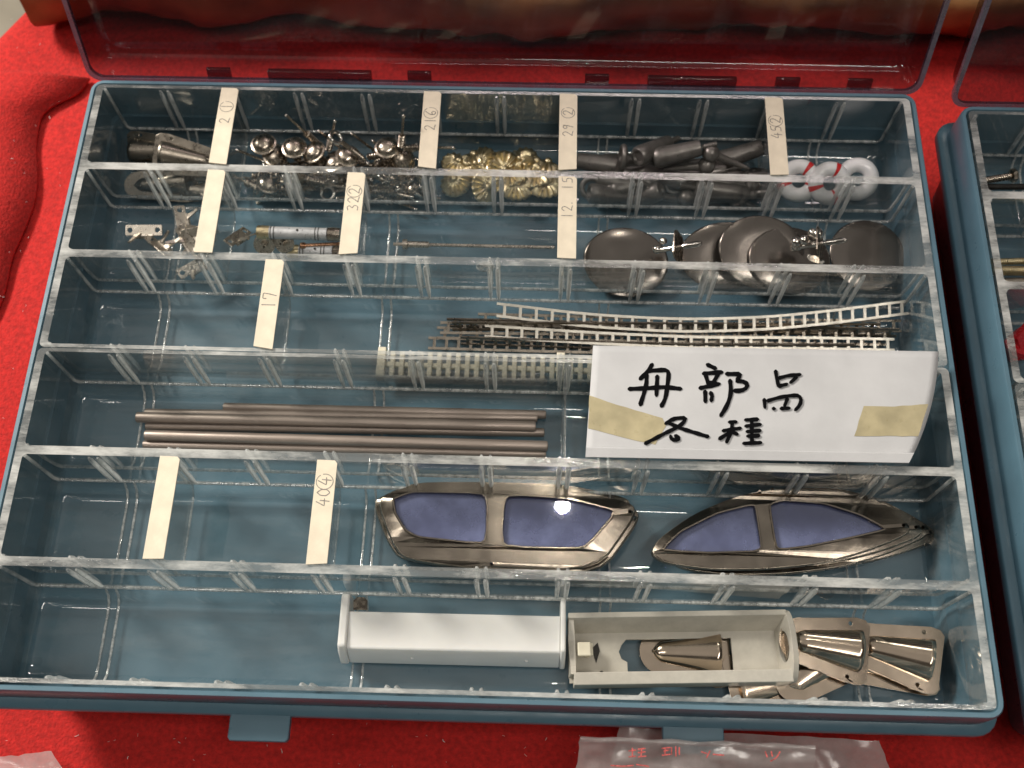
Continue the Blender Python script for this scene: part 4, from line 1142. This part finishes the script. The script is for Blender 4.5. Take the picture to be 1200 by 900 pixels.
def patch(poly, name, m, dz):
    poly = [Vector((x, y, 0)) for x, y in poly]
    c = sum(poly, Vector()) / len(poly)
    fine = []
    for a, b2 in zip(poly, poly[1:] + poly[:1]):
        k = max(1, int((b2 - a).length / 9))
        for q in range(k):
            p = a.lerp(b2, q / k); fine.append(p + Vector((rnd(-.5, .5), rnd(-.5, .5), 0)) * (q > 0))
    n = len(fine); vs, fs = [], []
    for r in (1, 0.75, 0.5, 0.25):
        vs += [PP(c.x + (p.x - c.x) * r, c.y + (p.y - c.y) * r, dz) for p in fine]
    vs.append(PP(c.x, c.y, dz))
    for i in range(3):
        for k in range(n): fs.append((i * n + k, i * n + (k + 1) % n, (i + 1) * n + (k + 1) % n, (i + 1) * n + k))
    for k in range(n): fs.append((3 * n + k, 3 * n + (k + 1) % n, 4 * n))
    return obj(name, rel(MB().add(vs, fs)), m, sign, smooth=40)
patch(z2p([(58, 345), (180, 388), (350, 440), (525, 490), (548, 540), (500, 620), (480, 660), (380, 640), (250, 608), (50, 556)]), 'tape', TAPE, 0.00026)
patch(z8p([(966, 682), (1060, 684), (1168, 676), (1136, 777), (1040, 775), (936, 776)]), 'tape', TAPE, 0.00026)

# ------------------------------------------------------------------ plastic bags at the front
def bag_sheet(corners, z_of, nu_, nv_, amp, seed, base):
    vs, fs = [], []
    for j in range(nv_ + 1):
        v = j / nv_
        for i in range(nu_ + 1):
            u = i / nu_
            (ax_, ay_), (bx_, by_), (cx_, cy_), (dx_, dy_) = corners
            px = (ax_ * (1 - u) + bx_ * u) * (1 - v) + (dx_ * (1 - u) + cx_ * u) * v
            py = (ay_ * (1 - u) + by_ * u) * (1 - v) + (dy_ * (1 - u) + cy_ * u) * v
            jag = noise.noise(Vector((u * 9, v * 9, seed))) * 2.0
            z = z_of(u, v) + amp * (noise.noise(Vector((px * .03, py * .06, seed))) + 0.5 * abs(noise.noise(Vector((px * .09, py * .12, seed + 3)))))
            vs.append(U(px + jag * (u in (0, 1)), py + jag * (v == 0), z) - base)
    for j in range(nv_):
        for i in range(nu_):
            a = j * (nu_ + 1) + i; fs.append((a, a + nu_ + 1, a + nu_ + 2, a + 1))
    return MB().add(vs, fs)
base = U(860, 900, 0.02)
t = thing('plastic_bag', 'crumpled clear plastic bag with faint red print, under the front latch', 'bag', T(base))
obj('back_film', bag_sheet([(726, 852), (1030, 868), (1066, 960), (700, 960)], lambda u, v: 0.030 - 0.012 * v, 40, 12, 0.0025, 2.0, base), BAGM, t, 60)
zf = lambda u, v: 0.0505 - 0.016 * v
obj('front_film', bag_sheet([(680, 864), (956, 874), (948, 960), (668, 960)], zf, 48, 16, 0.0022, 6.0, base), BAGM, t, 60)
obj('hem', bag_sheet([(680, 863), (956, 873), (955, 879), (680, 869)], lambda u, v: 0.0511 + 0.0008 * math.sin(v * PI), 48, 3, 0.0022, 6.0, base), BAGM, t, 60)
hm = MB(); k = 0
for gx, gy, lst in ((737, 880, [[(0, 0), (8, -1)], [(4, -3), (4, 7)], [(0, 7), (8, 6)], [(11, -2), (19, -3)], [(11, 2), (19, 1)], [(15, -3), (14, 7)], [(11, 7), (20, 6)]]),
                  (776, 879, [[(0, -2), (9, -3)], [(2, 1), (8, 0)], [(4, -3), (3, 6)], [(11, -3), (11, 5)], [(16, -4), (16, 7)], [(20, -3), (20, 5)], [(0, 6), (9, 5)]]),
                  (822, 882, [[(0, -1), (6, 1)], [(10, -2), (6, 6)], [(14, 2), (26, 3)]]),
                  (897, 884, [[(0, -3), (2, 3)], [(7, -3), (8, 2)], [(17, -3), (13, 4), (6, 8)]]),
                  (716, 897, [[(0, 0), (14, 1), (26, 0)], [(30, -1), (44, 1)]])):
    for st in lst:
        k += 1
        hm.ribbon([(gx + x, gy + y) for x, y in st], 1.5, lambda a, b2, k=k: tuple(U(a, b2, 0.0535 + k * 0.00001) - base))
obj('print', hm, PRINT, t, 0)
base = U(40, 895, 0.006)
t = thing('plastic_bag', 'corner of a clear plastic bag at the lower left of the picture', 'bag', T(base))
obj('film', bag_sheet([(-40, 892), (60, 880), (110, 960), (-60, 960)], lambda u, v: 0.007 - 0.002 * v + 0.003 * math.sin(u * PI), 26, 12, 0.002, 11.0, base), BAGM, t, 60)

# ------------------------------------------------------------------ contents of the second case
def bolt(p, q, z, label, m, r=0.0018):
    a, b2 = U(*p, z), U(*q, z); L = (b2 - a).length
    t = thing('bolt', label, 'bolt', along(a, b2), 'bolts in the second case')
    obj('shaft', MB().tube([(0, 0, 0), (L, 0, 0)], r * 0.85, 10), m, t)
    mc = MB(); coil(mc, r * 0.85, L * 0.95, max(6, int(L / 0.0011)), r * 0.22, n=8); obj('thread', mc, m, t, 60)
    obj('head', MB().lathe([(r * 0.9, -0.003), (r * 1.9, -0.0026), (r * 2.0, -0.0004), (r * 1.2, 0.0)], 6, XR), m, t, 30, X=T(L + 0.002, 0, 0))
bolt((1152, 212), (1186, 206), FZ + 0.018, 'dark screw at the left end of the second case, back row', NICKEL)
bolt((1150, 219), (1215, 219), FZ + 0.017, 'black rod-like bolt below the screw in the second case', DARKHOLE, 0.0016)
bolt((1162, 307), (1240, 305), FZ + 0.012, 'brass threaded bolt, upper one in the second case', BRASS, 0.0017)
bolt((1163, 317), (1240, 318), FZ + 0.012, 'brass threaded bolt, lower one in the second case', BRASS, 0.0024)
bolt((1172, 330), (1240, 328), FZ + 0.010, 'dark threaded bolt under the brass ones in the second case', DARKN, 0.0017)
t = thing('red_clip', 'bright red plastic clip at the right edge of the picture', 'clip', at(U(1190, 408, FZ + 0.010), 0.2, 0.1, 0.3))
obj('body', MB().plate([(-0.006, -0.006), (0.010, -0.007), (0.012, 0.004), (0.004, 0.009), (-0.007, 0.004)], [], 0, 0.004), REDP, t, 0, 0.0008)
obj('tab', MB().plate(rrect(0.007, 0.003, 0.001, 3), [], 0, 0.003), REDP, t, 0, 0.0006, X=T(0.001, 0.005, 0.005) @ E(0.5, 0.2, 0.5))
obj('tab', MB().plate(rrect(0.006, 0.0025, 0.001, 3), [], 0, 0.003), REDP, t, 0, 0.0006, X=T(-0.002, -0.004, 0.004) @ E(-0.4, 0.3, -0.4))

# ------------------------------------------------------------------ lint and dust
mb = MB(); rl = random.Random(3)
def fleck(px, py, z, L, r):
    p = U(px, py, z); a = rl.uniform(0, PI)
    d = Vector((math.cos(a), math.sin(a), 0)) * L
    mb.tube([p - d, p + Vector((0, 0, r)) + Vector((-d.y, d.x, 0)) * rl.uniform(-.4, .4), p + d], r, 5)
for px, py in ((47, 52), (14, 186), (4, 348), (58, 138), (283, 862), (616, 885), (210, 870), (520, 868), (150, 888), (90, 862), (330, 880), (640, 866)):
    fleck(px, py, 0.0022 if px > 80 else 0.005, rl.uniform(0.0003, 0.0010), rl.uniform(0.00010, 0.00018))
for k in range(22):
    fleck(rl.uniform(0, 680), rl.uniform(845, 900), 0.0012, rl.uniform(0.0002, 0.0006), 0.00006)
for k in range(25):
    fleck(rl.uniform(0, 90), rl.uniform(20, 540), 0.0048, rl.uniform(0.0002, 0.0006), 0.00006)
stuff(tag(obj('lint', mb, LINT, smooth=0), 'white lint specks scattered over the red felt', 'lint'))
